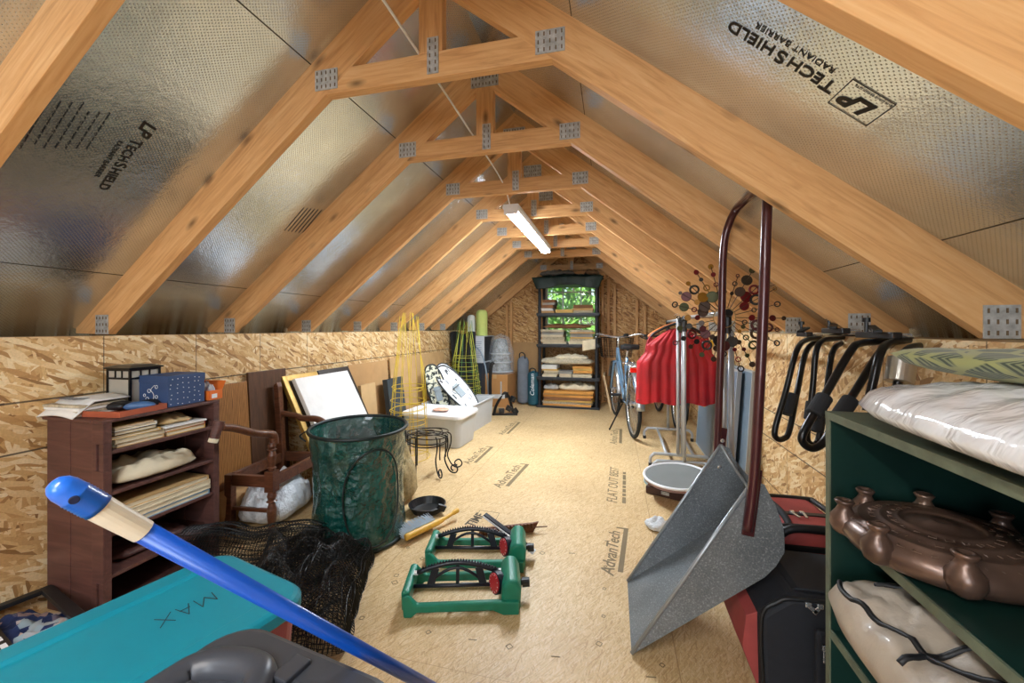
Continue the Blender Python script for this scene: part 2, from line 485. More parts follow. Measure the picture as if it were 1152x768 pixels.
def roof_print(par, sg, p_lp, p_end, flip=1, small=True, box=False, body='TECHSHIELD', lp=True):
    a = roofpt(*p_lp, sg); c = roofpt(*p_end, sg); L = (c-a).length
    ax = (c-a).normalized(); n = Vector((sg*SN, 0, CS)); up = (-n).cross(ax)
    sz = L/8.3
    if lp: text_on(par, 'LP', a, ax, up, sz*1.45, ink, shear=.3, bold=sz*.05)
    st = a+ax*sz*(2.1 if lp else 0)
    text_on(par, 'T', st, ax, up, sz*1.2, ink, bold=sz*.018)
    text_on(par, 'ECH', st+ax*sz*.72, ax, up, sz*1.0, ink, bold=sz*.018)
    text_on(par, 'S', st+ax*sz*2.78, ax, up, sz*1.2, ink, bold=sz*.018)
    text_on(par, 'HIELD', st+ax*sz*3.48, ax, up, sz*1.0, ink, bold=sz*.018)
    if small: text_on(par, 'RADIANT BARRIER', st+ax*sz*.6-up*sz*.75, ax, up, sz*.52, ink)
    if box:
        b = MB(); u0, u1, v0, v1 = -.35*sz, 1.85*sz, -.75*sz, 1.35*sz
        pts = [a+ax*u+up*v for u, v in ((u0, v0), (u1, v0), (u1, v1), (u0, v1))]
        for i in range(4): b.bar(pts[i], pts[(i+1) % 4], .002, .0006, up=n)
        o = b.build('printed_box', ink); o.parent = par; o.matrix_parent_inverse = par.matrix_world.inverted()
        text_on(par, 'BUILDING PRODUCTS', a+ax*(u0+.03*sz)-up*sz*.6, ax, up, sz*.19, ink)
    return a, ax, up, sz
a, ax, up, sz = roof_print(CL, -1, (163, 135), (110, 212))
rdp = random.Random(8); bl = MB()
for i in range(9):          # rows of print too small to read: short word-length dashes
    p = a+ax*sz*(.5+.3*(i % 3))-up*sz*(2.2+.55*i); q = 0.0; Lr = sz*rdp.uniform(3.6, 6.0)
    while q < Lr:
        wl = sz*rdp.uniform(.25, .8); bl.bar(p+ax*q, p+ax*(q+wl), .0006, sz*.1, up=up.cross(ax)); q += wl+sz*.16
o = bl.build('printed_lines', ink); o.parent = CL; o.matrix_parent_inverse = CL.matrix_world.inverted()
roof_print(CR, 1, (988, 122), (822, 22), box=True)
roof_print(CR, 1, (815, 242), (757, 200), small=True, box=False, lp=False)
roof_print(CL, -1, (358, 246), (338, 272), small=False, lp=False)
a_, ax_, up_ = roofpt(350, 238, -1), None, None
for i in range(6):
    p = roofpt(362-i*4, 236+i*1.5-i*2, -1); q = roofpt(340-i*4, 262+i*1.5-i*2, -1)
    b = MB(); b.bar(p, q, .003, .0006, up=Vector((-SN, 0, CS))); o = b.build('printed_line', ink); o.parent = CL; o.matrix_parent_inverse = CL.matrix_world.inverted()
# floor prints
def floor_text(body, p0, p1, size, bar=True, m=floor_ink, bold=.0):
    a = fl(*p0); c = fl(*p1); ax = (c-a).normalized(); up = Vector((0, 0, 1)).cross(ax); L = (c-a).length
    o = text_on(FLOOR, body, a+Vector((0, 0, .0008)), ax, up, size, m, shear=.25, sx=1, bold=bold)
    bpy.context.view_layer.update()
    w = o.dimensions.x
    if w > 1e-4: o.matrix_world = o.matrix_world @ Matrix.Diagonal((L/w, 1, 1, 1))
    if bar:
        b = MB(); h = size*.28
        m0 = a-up*(size*.32)+Vector((0, 0, .0008)); m1 = m0+(ax*L*1.12)
        b.bar(m0+ax*L*.1, m1, h, .0006); b.bar(m1-ax*size*.1+up*size*.1, m1-ax*size*.1+up*size*.6, size*.14, .0006)
        o = b.build('printed_bar', floor_ink); o.parent = FLOOR
floor_text('AdvanTech', (690, 648), (698, 598), .085, bold=.001)
floor_text('AdvanTech', (563, 549), (587, 524), .10, bold=.001)
floor_text('AdvanTech', (528, 522), (548, 504), .10, bold=.001)
floor_text('AdvanTech', (566, 489), (580, 476), .10)
floor_text('FLAT OUT BEST', (694, 566), (696, 526), .095, bar=False)
bl = MB(); p0, p1 = fl(702, 566), fl(702.5, 530); ax_ = (p1-p0).normalized(); Lr = (p1-p0).length; q = 0.0
while q < Lr:
    wl = rdp.uniform(.03, .10); bl.bar(p0+ax_*q+Vector((0, 0, .0008)), p0+ax_*(q+wl)+Vector((0, 0, .0008)), .022, .0006); q += wl+.02
o = bl.build('printed_lines', floor_ink); o.parent = FLOOR
floor_text('AdvanTech', (694, 500), (695, 484), .10)
floor_text('TIME', (532, 593), (546, 579), .085, bar=False, m=M('floor print dark', (84, 72, 54), .7, var=0), bold=.002)
b = MB()
def sq(px, py, s, rot=.2):
    c = fl(px, py)+Vector((0, 0, .0006))
    q = [c+Vector((math.cos(rot+k*PI/2), math.sin(rot+k*PI/2), 0))*s for k in range(4)]
    for i in range(4): b.bar(q[i], q[(i+1) % 4], .0025, .0006)
for p in ((482, 711), (573, 727), (674, 724), (679, 693), (680, 662), (681, 637), (407, 695), (459, 616), (446, 647), (475, 628), (444, 655), (610, 622), (745, 748)):
    sq(*p, random.uniform(.008, .015), random.uniform(0, 1))
for p in ((680, 608), (640, 622), (527, 719), (620, 738), (727, 761)):
    c = fl(*p)+Vector((0, 0, .0006)); b.bar(c, c+Vector((.03, .004, 0)), .004, .0006)
pts = [fl(*p)+Vector((0, 0, .0006)) for p in ((524, 600), (540, 574), (562, 577), (547, 604))]
for i in range(4): b.bar(pts[i], pts[(i+1) % 4], .003, .0006)
o = b.build('printed_marks', floor_ink); o.parent = FLOOR
# ------------------------------------------------ ceiling light and its cord
EMS = 70.0
emit = NT('lit diffuser'); emit.set(Base_Color=(1, 1, 1), Emission_Color=(.92, .96, 1), Emission_Strength=EMS); emit = emit.m
LZ = 1.915
def led(name, label, x, y0, y1, z, group=None):
    L = thing(name, label, 'ceiling light', (x, (y0+y1)/2, z), 0, group); hl = (y1-y0)/2
    b = MB(); b.prism([(-.055, .045), (-.06, .02), (-.045, .0), (.045, 0), (.06, .02), (.055, .045)], -hl, hl); b.build('housing', white_pl, L, bevel=.003)
    b = MB(); b.prism([(-.042, -.001), (-.034, -.022), (0, -.03), (.034, -.022), (.042, -.001)], -hl+.012, hl-.012); b.build('diffuser', emit, L, bevel=.003)
    for s in (-1, 1):
        b = MB(); b.box((0, s*(hl-.005), .01), (.098, .012, .07)); b.build('end_cap', white_pl, L, bevel=.003)
    return L
led('ceiling_light', 'lit white LED tube fixture hanging under the collar ties', -.69, 2.72, 4.22, LZ)
led('ceiling_light', 'LED tube fixture nearer the front gable', -.62, -1.5, -.1, LZ)
b = MB(); pts = smooth_path([(-.66, -.1, 2.06), (-.655, .6, 2.075), (-.66, 1.31, 2.06), (-.68, 1.92, 2.062), (-.69, 2.4, 2.05), (-.69, 2.6, 2.01), (-.69, 2.7, 1.94)], 6)
b.tube(pts, .0045, 8); tag(b.build('power_cord', white_pl, smooth=True), 'thin white cord running over the collar ties to the light', 'cord')
# ------------------------------------------------ trees and lawn outside
leaf_m = M('tree leaves', (126, 178, 74), .5, var=.4, scale=3); bark = M('bark', (92, 74, 58), .9, var=.3)
grass_m = M('lawn grass', (92, 128, 60), .9, var=.3, scale=3)
b = MB(); b.lohi((-25, YB+.5, -2.62), (25, 45, -2.55)); o = b.build('ground', grass_m); struct(o)
def tree(x, y, h, r, seed, label):
    rd = random.Random(seed)
    t = thing('leafy_tree', label, 'tree', (x, y, -2.55), 0, 'trees outside the window')
    b = MB(); b.tube([(0, 0, 0), (.1, .05, h*.4), (.05, 0, h*.8)], [.2, .14, .05], 8); b.build('trunk', bark, t, smooth=True)
    b = MB()
    for _ in range(2600):
        th = rd.uniform(0, 2*PI); zz = rd.uniform(.18, 1.0); rr = r*(1-(abs(zz-.55)/.55)**2.2)**.5*rd.uniform(.55, 1.0)
        c = Vector((rr*math.cos(th), rr*math.sin(th), h*zz)); s = rd.uniform(.14, .30)
        m = Euler((rd.uniform(-1.2, 1.2), rd.uniform(-1.2, 1.2), rd.uniform(0, 6))).to_matrix()
        v = [b.bm.verts.new(c+m @ Vector(q)) for q in ((-s, 0, 0), (0, -s*.45, .02), (s, 0, 0), (0, s*.45, .02))]
        b.bm.faces.new(v)
    b.build('foliage', leaf_m, t)
tree(-4.2, 13.0, 7.5, 2.2, 1, 'bright leafy tree seen through the left panes of the gable window')
tree(-1.2, 20.0, 9.0, 2.6, 2, 'taller leafy tree further back seen through the middle of the gable window')
tree(1.2, 13.5, 7.0, 2.0, 3, 'leafy tree seen through the right panes of the gable window')
tree(-2.6, 27.0, 11.0, 4.2, 5, 'big far leafy tree behind the others in the gable window view')
# ================================================================ LEFT SIDE
def slab(name, label, cat, loc, sz, rz, m, group=None, kind='plain', pages=None, tilt=(0, 0), parent_parts=True):
    """flat item lying down: plain board, closed book (cover + pages) or loose sheaf; loc is the middle of its underside"""
    t = thing(name, label, cat, loc, rz, group); t.rotation_euler = (tilt[0], tilt[1], rz)
    w, d, h = sz
    if kind == 'book':
        c = min(.003, h*.12)
        b = MB(); b.lohi((-w/2, -d/2, 0), (w/2, d/2, c)); b.lohi((-w/2, -d/2, h-c), (w/2, d/2, h)); b.lohi((-w/2, d/2-c, 0), (w/2, d/2, h))
        b.build('cover', m, t)
        b = MB(); b.lohi((-w/2+.004, -d/2+.004, c), (w/2-.004, d/2-c, h-c)); b.build('pages', pages or paper_m, t)
    elif kind == 'sheaf':
        b = MB(); n = max(2, int(h/.006)); rd = random.Random(int((loc[0]*7+loc[1]*13+loc[2]*29)*1000))
        for i in range(n):
            b.box((rd.uniform(-.006, .006), rd.uniform(-.006, .006), (i+.5)*h/n), (w*rd.uniform(.94, 1), d*rd.uniform(.94, 1), h/n*.8), (0, 0, rd.uniform(-.03, .03)))
        b.build('sheets', m, t)
    elif kind == 'frame':
        e = min(.03, w*.1)
        b = MB(); b.lohi((-w/2, -d/2, 0), (w/2, -d/2+e, h)); b.lohi((-w/2, d/2-e, 0), (w/2, d/2, h)); b.lohi((-w/2, -d/2+e, 0), (-w/2+e, d/2-e, h)); b.lohi((w/2-e, -d/2+e, 0), (w/2, d/2-e, h))
        b.build('moulding', m, t, bevel=.002)
        b = MB(); b.lohi((-w/2+e, -d/2+e, h*.3), (w/2-e, d/2-e, h*.6)); b.build('picture_board', paper_m, t)
    else:
        b = MB(); b.lohi((-w/2, -d/2, 0), (w/2, d/2, h)); b.build('board', m, t, bevel=min(.002, h*.2))
    return t
paper_m = M('old paper', (214, 200, 170), .85, var=.12, scale=20)
cream_m = M('cream paper', (226, 214, 184), .85, var=.1, scale=14)
news_m = M('newsprint', (198, 186, 160), .9, var=.3, scale=60)
tan_m = M('tan card', (190, 152, 98), .8, var=.12)
white_paper = M('white paper', (232, 232, 228), .8, var=.06, scale=20)
dark_bind = M('dark binding', (34, 34, 38), .6, var=.2)
blue_bind = M('blue binding', (110, 150, 176), .6, var=.15)
red_bind = M('red binding', (150, 62, 42), .6, var=.15)
yel_bind = M('ochre binding', (204, 164, 84), .6, var=.15)
crate_m = WOOD('brown painted crate wood', (62, 38, 34), (88, 56, 50), (112, 76, 66), (1, 9, 9), .5, knots=False)
# --- tall brown crate standing on end, open side to the aisle
CX0, CX1, CY0, CY1, CH = -2.155, -1.83, 1.085, 1.545, .757
K = thing('wooden_crate', 'tall brown painted wooden crate with shelves against the left wall', 'crate shelf', ((CX0+CX1)/2, (CY0+CY1)/2, 0))
cw, cd = CX1-CX0, CY1-CY0
def crate_end(y, handle):
    b = MB(); t = .016
    for i in range(2):
        x0 = -cw/2+.002+i*(cw-.06)/2; b.lohi((x0, y-t/2, 0), (x0+(cw-.06)/2-.004, y+t/2, CH-.012))
    # front stile with a slot near the top and another near the floor
    x0, x1 = cw/2-.058, cw/2
    zs = [(0, .06), (.15, CH-.19), (CH-.09, CH-.012)]
    for z0, z1 in zs: b.lohi((x0, y-t/2-.012, z0), (x1, y+t/2, z1))
    for z0, z1 in ((.06, .15), (CH-.19, CH-.09)):
        b.lohi((x0, y-t/2-.012, z0), (x0+.022, y+t/2, z1)); b.lohi((x1-.022, y-t/2-.012, z0), (x1, y+t/2, z1))
    return b
for s, y in ((1, -cd/2+.022), (-1, cd/2-.010)):
    crate_end(y, True).build('end_panel', crate_m, K, bevel=.002)
b = MB(); b.lohi((-cw/2, -cd/2, CH-.012), (cw/2-.06, cd/2, CH)); b.lohi((cw/2-.056, -cd/2, CH-.012), (cw/2, cd/2, CH)); b.build('top_board', crate_m, K, bevel=.002)
b = MB(); b.lohi((-cw/2, -cd/2+.03, .01), (-cw/2+.012, cd/2-.02, CH-.012)); b.build('back_panel', crate_m, K)
SHZ = [.02, .17, .328, .483, .638]
for z in SHZ:
    b = MB(); b.lohi((-cw/2+.012, -cd/2+.03, z-.014), (cw/2-.004, cd/2-.018, z)); b.build('shelf', crate_m, K, bevel=.0015)
kc = ((CX0+CX1)/2, (CY0+CY1)/2)
def inc(x, y, z): return (kc[0]+x, kc[1]+y, z)
# books and papers in it; x offset forward, y along the wall
items = [
 ('paperback_book', 'thin tan paperback lowest in the near stack on the crate\'s top shelf', .03, -.085, .638, (.22, .17, .016), 'book', tan_m),
 ('paperback_book', 'grey-tan book second from the bottom in the near stack on the crate\'s top shelf', .035, -.09, .654, (.21, .18, .018), 'book', news_m),
 ('paperback_book', 'ochre book in the middle of the near stack on the crate\'s top shelf', .03, -.1, .672, (.22, .17, .013), 'book', yel_bind),
 ('paperback_book', 'black book above the ochre one on the crate\'s top shelf', .03, -.105, .685, (.22, .15, .016), 'book', dark_bind),
 ('paper_pad', 'white pad second from the top of the near stack on the crate\'s top shelf', .03, -.105, .701, (.22, .15, .012), 'book', white_paper),
 ('paper_pad', 'thin tan pad on top of the near stack on the crate\'s top shelf', .03, -.11, .713, (.22, .14, .008), 'book', tan_m),
 ('picture_book', 'wide ochre book at the bottom of the far stack on the crate\'s top shelf', .03, .09, .638, (.23, .165, .018), 'book', yel_bind),
 ('picture_book', 'wide rust-red book in the far stack on the crate\'s top shelf', .03, .09, .656, (.23, .17, .015), 'book', red_bind),
 ('card_folder', 'pale card folder under loose papers on the crate\'s top shelf', .035, .09, .671, (.23, .175, .008), 'plain', white_paper),
 ('large_book', 'tan board book at the top of the lower stack in the crate', .03, .0, .392, (.24, .37, .022), 'book', tan_m),
 ('large_book', 'cream board book second in the lower stack in the crate', .035, .01, .370, (.24, .36, .022), 'book', cream_m),
 ('large_book', 'tan card book third from the top of the lower stack in the crate', .035, .005, .350, (.24, .37, .018), 'book', paper_m),
 ('large_book', 'pale blue book at the bottom of the lower stack in the crate', .035, .0, .328, (.24, .37, .020), 'book', blue_bind),
]
for nm, lb, x, y, z, sz, kd, m in items:
    slab(nm, lb, 'book' if 'book' in nm else ('pad' if 'pad' in nm else 'folder'), inc(x, y, z), sz, random.uniform(-.03, .03), m, 'books and papers in the brown crate', kd)
b = MB(); b.pillow((0, 0, 0), (.20, .16, .03), 18, 4, .4, 16, 3); o = b.build('crumpled_paper', M('kraft crumple', (196, 168, 122), .85, var=.2, scale=30), smooth=True); o.location = inc(.03, .07, .680); tag(o, 'crumpled tan and grey papers lying on the folder in the crate', 'paper', 'books and papers in the brown crate')
b = MB(); b.pillow((0, 0, 0), (.25, .32, .075), 26, 5, .22, 13, 5, flat=.35); o = b.build('cloth_sack', M('cream canvas', (216, 204, 176), .85, var=.1, bump=.3, bscale=40), smooth=True); o.location = inc(.045, -.02, .484); tag(o, 'folded cream canvas sack on the crate\'s second shelf', 'cloth')
b = MB(); b.pillow((0, 0, 0), (.20, .3, .035), 18, 5, .3, 26, 8, flat=.3); o = b.build('brown_paper', crate_m, smooth=True); o.location = inc(.0, .0, .17); tag(o, 'dark folded brown wrap on the crate\'s lowest open shelf', 'paper')
# --- on top of the crate
TZ = CH+.001
T = thing('shallow_box', 'shallow open red-brown box lid holding small dark things on the crate', 'box lid', inc(.01, -.105, TZ), R(8))
b = MB(); w, d, h = .29, .19, .022
b.lohi((-w/2, -d/2, 0), (w/2, d/2, .004)); b.lohi((-w/2, -d/2, .004), (w/2, -d/2+.004, h)); b.lohi((-w/2, d/2-.004, .004), (w/2, d/2, h)); b.lohi((-w/2, -d/2+.004, .004), (-w/2+.004, d/2-.004, h)); b.lohi((w/2-.004, -d/2+.004, .004), (w/2, d/2-.004, h))
b.build('tray', M('rust card', (168, 84, 54), .7, var=.15), T)
def blob(name, label, cat, c, sz, m, rz=0, seed=1, p=6, amp=.1, flat=.5, group=None, n=14):
    b = MB(); b.pillow((0, 0, 0), sz, n, p, amp, 9, seed, flat); o = b.build(name, m, smooth=True); o.location = c; o.rotation_euler = (0, 0, rz); tag(o, label, cat, group); return o
blob('black_pouch', 'small black pouch lying in the red-brown box lid', 'pouch', inc(.0, -.09, TZ+.005), (.12, .08, .035), black_pl, .3, 2)
blob('blue_pouch', 'small blue and white packet lying in the box lid', 'packet', inc(.09, -.06, TZ+.005), (.10, .05, .032), M('blue packet', (70, 110, 160), .5, var=.3), .8, 4)
blob('dark_glove', 'dark glove at the right edge of the box lid under the lantern', 'glove', inc(.06, .005, TZ+.005), (.09, .05, .03), M('dark navy cloth', (30, 34, 44), .8), .2, 6)
# magazines bent over the edge
P = thing('magazine', 'white printed magazine draped over the near top corner of the crate', 'magazine', inc(-.085, -.17, TZ))
b = MB()
def mg(u, v):
    x = (u-.5)*.20; y = (v-.35)*.19
    z = .052+.012*math.sin(u*3)-.0*v
    if v < .35: z -= (0.35-v)*.16
    return Vector((x, y, z))
b.grid(10, 12, mg); b.build('open_pages', white_paper, P, solid=.004, smooth=True)
for i in range(4):
    b = MB(); b.box((0, .03, .006+.011*i), (.19, .15, .009), (0, 0, .06*i-.1)); b.build('leaf_stack', [white_paper, news_m][i % 2], P)
b = MB()
for i in range(6): b.box((-.06+.022*i, -.012, .0645), (.012, .05, .0008))
b.build('printed_columns', M('print grey', (110, 112, 118), .8, var=0), P)
# lantern
Ln = thing('lantern', 'black square lantern with frosted panes on the crate against the wall', 'lantern', inc(-.08, .03, TZ), R(3))
hh = .165; s_ = .06
b = MB()
for sx in (-1, 1):
    for sy in (-1, 1): b.box((sx*s_, sy*s_, hh/2), (.008, .008, hh))
for z in (.006, hh-.04, hh-.004):
    for s in (-1, 1): b.box((0, s*s_, z), (2*s_, .007, .008)); b.box((s*s_, 0, z), (.007, 2*s_, .008))
for k in (-.018, .018):
    for s in (-1, 1): b.box((k, s*s_, hh-.022), (.005, .006, .03)); b.box((s*s_, k, hh-.022), (.006, .005, .03))
b.build('lantern_cage', black_mt, Ln)
b = MB(); b.lathe([(.098, hh), (.102, hh+.006), (.06, hh+.016), (.0, hh+.02)], n=4); o = b.build('lantern_roof', black_mt, Ln); o.rotation_euler = (0, 0, R(45))
b = MB()
for s in (-1, 1): b.box((0, s*(s_-.002), hh/2), (2*s_-.006, .002, hh-.01)); b.box((s*(s_-.002), 0, hh/2), (.002, 2*s_-.006, hh-.01))
b.build('frosted_pane', M('frosted glass', (206, 200, 186), .5, var=.06, trans=.3), Ln)
b = MB(); b.lohi((-s_-.008, -s_-.008, -.0005), (s_+.008, s_+.008, .005)); b.build('lantern_base', black_mt, Ln)
# dotted blue gift box
G = thing('gift_box', 'navy blue gift box with white dots and a vine print on the crate', 'box', inc(.055, .095, TZ), R(2))
navy = M('navy card', (52, 76, 118), .6, var=.08); dotm = M('white dot print', (226, 228, 230), .7, var=0)
w, d, h = .16, .165, .135
b = MB(); b.lohi((-w/2, -d/2, 0), (w/2, d/2, h-.03)); b.build('box_body', navy, G, bevel=.0015)
b = MB(); b.lohi((-w/2-.002, -d/2-.002, h-.03), (w/2+.002, d/2+.002, h)); b.build('box_lid', navy, G, bevel=.0015)
b = MB(); rd = random.Random(3)
for i in range(6):
    for j in range(6):
        y = -d/2+.012+i*.025+rd.uniform(-.005, .005); z = .012+j*.0215+rd.uniform(-.004, .004)
        b.cyl((w/2+.0018, y, z), (w/2+.0030, y, z), .0021, n=6)
b.build('dot_print', dotm, G)
b = MB()
pts = smooth_path([(-.03, -d/2-.0026, .012), (.0, -d/2-.0026, .03), (.005, -d/2-.0026, .055), (-.01, -d/2-.0026, .075), (.01, -d/2-.0026, .095)], 5); b.tube(pts, .0013, 5)
for (x, z, r) in ((-.02, .07, .008), (.02, .045, .007), (-.03, .035, .008), (.02, .088, .007), (.0, .02, .009), (-.045, .05, .006)):
    b.ring((x, -d/2-.0026, z), (0, 1, 0), r, .0014, 12, 4)
b.build('vine_print', dotm, G)
# orange carton with plastic
O = thing('orange_carton', 'small open orange carton with clear plastic at the far end of the crate top', 'carton', inc(.075, .225, TZ), R(8))
w, d, h = .12, .075, .045
b = MB(); b.lohi((-w/2, -d/2, 0), (w/2, d/2, .003))
for s in (-1, 1): b.lohi((-w/2, s*d/2-.0015, .003), (w/2, s*d/2+.0015, h)); b.lohi((s*w/2-.0015, -d/2+.002, .003), (s*w/2+.0015, d/2-.002, h))
b.box((0, d/2+.012, h+.018), (w, .002, .045), (-.5, 0, 0)); b.build('carton_body', M('orange card', (226, 112, 36), .6, var=.1), O)
b = MB(); b.box((.0, -d/2-.0022, .018), (.05, .001, .018)); b.box((w/2+.0022, -.01, .018), (.001, .03, .02)); b.build('carton_label', white_paper, O)
b = MB(); b.pillow((0, 0, .004), (.10, .06, .06), 16, 3, .5, 40, 2); b.build('plastic_wrap', M('clear plastic film', (225, 228, 232), .18, var=0, alpha=.5), O, smooth=True)

# --- carved wooden armchair without its seat cushion
ch_m = WOOD('dark reddish chair wood', (60, 34, 22), (96, 56, 36), (128, 82, 54), (2, 14, 14), .35, knots=False, coat=.2)
CHX, CHY = -1.78, 1.80
C = thing('wooden_armchair', 'old dark reddish wooden armchair with turned front leg and no cushion', 'armchair', (CHX, CHY, 0), R(6))
# local: +x towards the aisle (front), y along the wall. near front leg at (0,0); far front leg at (0,.56); rear at x=-.30
SH = .285
FW, FD = .42, .25
def turned(b, x, y, z0, z1, r):
    H_ = z1-z0
    prof = [(r*.62, 0), (r*.7, .08*H_), (r*1.0, .1*H_), (r*.62, .14*H_), (r*.78, .3*H_), (r*.95, .55*H_), (r*.6, .72*H_), (r*1.05, .76*H_), (r*.7, .8*H_), (r*.9, .88*H_), (r*.7, H_)]
    b.lathe([(q, z0+z) for q, z in prof], (x, y, 0), 16)
for nm, y in (('front_leg', 0.0), ('front_leg', FW)):
    b = MB(); turned(b, 0, y, 0, SH-.06, .026); b.box((0, y, SH-.005), (.05, .05, .11)); turned(b, 0, y, SH+.05, SH+.20, .023); b.build(nm, ch_m, C, smooth=False)
# rails
b = MB(); b.bar((0, .02, SH-.01), (0, FW-.02, SH-.01), .026, .06); b.build('front_rail', ch_m, C, bevel=.003)
for y in (0, FW):
    b = MB(); b.bar((-.02, y, SH-.01), (-FD, y, SH-.01), .026, .06); b.build('side_rail', ch_m, C, bevel=.003)
b = MB(); b.bar((-FD, .02, SH-.01), (-FD, FW-.02, SH-.01), .026, .06); b.build('rear_rail', ch_m, C, bevel=.003)
b = MB(); b.bar((-.02, 0.0, .12), (-FD, 0, .12), .018, .02); b.build('stretcher', ch_m, C, bevel=.003)
# rear posts: a full one at the far side with its raked top, a cut-down one near the crate
b = MB(); b.prism([(-FD-.02, 0), (-FD+.02, 0), (-FD+.022, SH), (-FD-.010, SH+.44), (-FD-.022, SH+.47), (-FD-.045, SH+.45), (-FD-.022, SH)], FW-.04, FW); b.build('rear_post', ch_m, C, bevel=.004)
b = MB(); b.prism([(-FD-.02, 0), (-FD+.02, 0), (-FD+.02, SH+.02), (-FD-.02, SH+.02)], -.02, .02); b.build('rear_leg', ch_m, C, bevel=.004)
# curved arms
for i, y in enumerate((0.0, FW)):
    b = MB()
    if i == 0: pts = [(-.02, y-.30, SH+.355), (-.02, y-.22, SH+.33), (-.012, y-.10, SH+.275), (-.005, y-.03, SH+.255), (.0, y+.012, SH+.235), (.0, y+.018, SH+.19)]
    else: pts = [(-FD-.02, y-.02, SH+.27), (-FD+.09, y, SH+.25), (-.12, y, SH+.235), (-.03, y, SH+.235), (.02, y, SH+.215), (.03, y, SH+.185)]
    P_ = smooth_path(pts, 5); b.tube(P_, [.017+.006*(k/len(P_)) for k in range(len(P_))], 12); b.build('arm', ch_m, C, smooth=True)
b = MB(); b.cyl((-.022, -.305, SH+.385), (-.032, -.325, SH+.31), .022, .020, 14); b.build('arm_end', crate_m, C, smooth=False)
b = MB(); b.cyl((-.0322, -.3252, SH+.3095), (-.035, -.3305, SH+.292), .0205, .0195, 14); b.build('pale_tenon', cream_m, C, label='pale bare wood at the arm end')
# --- things leaning behind the chair, against the left wall
def lean(name, label, cat, y0, y1, z1, base, top, th, m, group=None, z0=.0, frame=None):
    """flat panel standing on the floor and leaning on the left wall; base and top are distances from the wall"""
    t = thing(name, label, cat, (XL+base, (y0+y1)/2, z0), 0, group)
    ang = math.atan2(base-top, z1-z0); L = math.hypot(base-top, z1-z0)
    t.rotation_euler = (0, -ang, 0)
    b = MB(); b.lohi((0, -(y1-y0)/2, 0), (th, (y1-y0)/2, L)); o = b.build('panel', m, t, bevel=.002)
    if frame:
        w = (y1-y0)/2; b = MB()
        for s in (-1, 1): b.lohi((-.004, s*w-.02, 0), (th+.006, s*w+.02, L)); b.lohi((-.004, -w, (L-.04) if s > 0 else 0), (th+.006, w, L if s > 0 else .04))
        b.build('frame', frame, t, bevel=.003)
    return t
oak = WOOD('grained oak veneer', (112, 68, 28), (158, 104, 50), (184, 130, 70), (9, 2.2, 1.0), .45, knots=False)
oak2 = NT('oak board'); v_ = oak2.mapping(oak2.tc.outputs['Object'], (3, 9, 1.1)); g_ = oak2.noise(v_, 2.0, 6, .6, 2.2); wv = oak2.n.new('ShaderNodeTexWave'); wv.inputs['Scale'].default_value = 4.5; wv.inputs['Distortion'].default_value = 7; wv.inputs['Detail'].default_value = 3; wv.bands_direction = 'Y'; oak2.link(v_, wv.inputs['Vector']); oak2.set(Base_Color=oak2.ramp(wv.outputs['Fac'], [(.1, lin((112, 70, 30))), (.5, lin((160, 108, 54))), (.9, lin((178, 124, 66)))]), Roughness=.45); oak2 = oak2.m
lean('oak_board', 'oak-grained board leaning on the left wall behind the armchair', 'board', 1.60, 1.98, .78, .07, .015, .016, oak2)
lean('dark_board', 'dark brown board leaning beside the oak one behind the chair back', 'board', 1.99, 2.28, .83, .06, .012, .016, WOOD('walnut board', (56, 34, 20), (84, 54, 34), (104, 70, 44), (2, 10, 2), .5, knots=False))
card = M('corrugated card', (186, 146, 98), .85, var=.1, scale=6)
lean('gilt_picture', 'gilt-edged picture leaning behind the white canvas by the armchair back', 'picture', 2.26, 2.55, .77, .40, .012, .018, M('dark picture', (70, 60, 44), .6, var=.4), frame=M('gilt moulding', (176, 140, 70), .4, .5, var=.2))
lean('white_canvas', 'white wrapped canvas leaning back beside the armchair', 'wrapped canvas', 2.30, 2.86, .745, .45, .055, .03, M('white wrap sheet', (236, 234, 230), .75, var=.05, bump=.6, bscale=14, dist=.02))
lean('dark_picture', 'dark-framed picture showing at the far edge of the white canvas', 'picture', 2.60, 2.915, .775, .40, .012, .018, M('dark picture', (70, 60, 44), .6), frame=M('black moulding', (40, 30, 24), .4))
lean('cardboard_sheet', 'tall tan cardboard sheet on the left wall behind the yellow cage', 'cardboard', 2.95, 3.55, .79, .07, .015, .012, card)
lean('cardboard_sheet', 'lower tan cardboard box panel in front of the tall sheet', 'cardboard', 2.97, 3.18, .62, .15, .10, .03, M('pale card', (206, 172, 124), .85, var=.1, scale=6))
lean('cardboard_sheet', 'long cardboard sheet further along the left wall behind the totes', 'cardboard', 3.58, 4.90, .80, .08, .02, .015, M('wide card', (196, 158, 108), .85, var=.1, scale=6))
lean('black_case', 'flat dark case behind the yellow cage and the white tote', 'case', 3.34, 3.62, .62, .18, .10, .05, M('dark slate plastic', (52, 60, 66), .5, var=.2))
# white plastic bags under the chair
film = M('white plastic bag', (226, 231, 236), .28, var=.06, scale=14, bump=.9, bscale=24, dist=.03, coat=.2)
bluef = M('bluish plastic bag', (178, 204, 222), .22, var=.1, scale=10, bump=.9, bscale=22, dist=.03, coat=.4)
blob('plastic_bag', 'white plastic bag slumped on the floor under the armchair', 'bag', (-1.92, 1.98, 0), (.30, .40, .22), film, .2, 3, 3, .22, .35, n=34)
blob('plastic_bag', 'bluish clear plastic bag slumped between the armchair and the green hamper', 'bag', (-1.62, 2.22, 0), (.24, .34, .36), bluef, .5, 8, 3, .2, .35, n=34)
blob('cardboard_scrap', 'small tan cardboard piece behind the white bag under the chair', 'cardboard', (-2.08, 1.82, 0), (.1, .2, .2), card, 0, 4, 8, .02, .9)
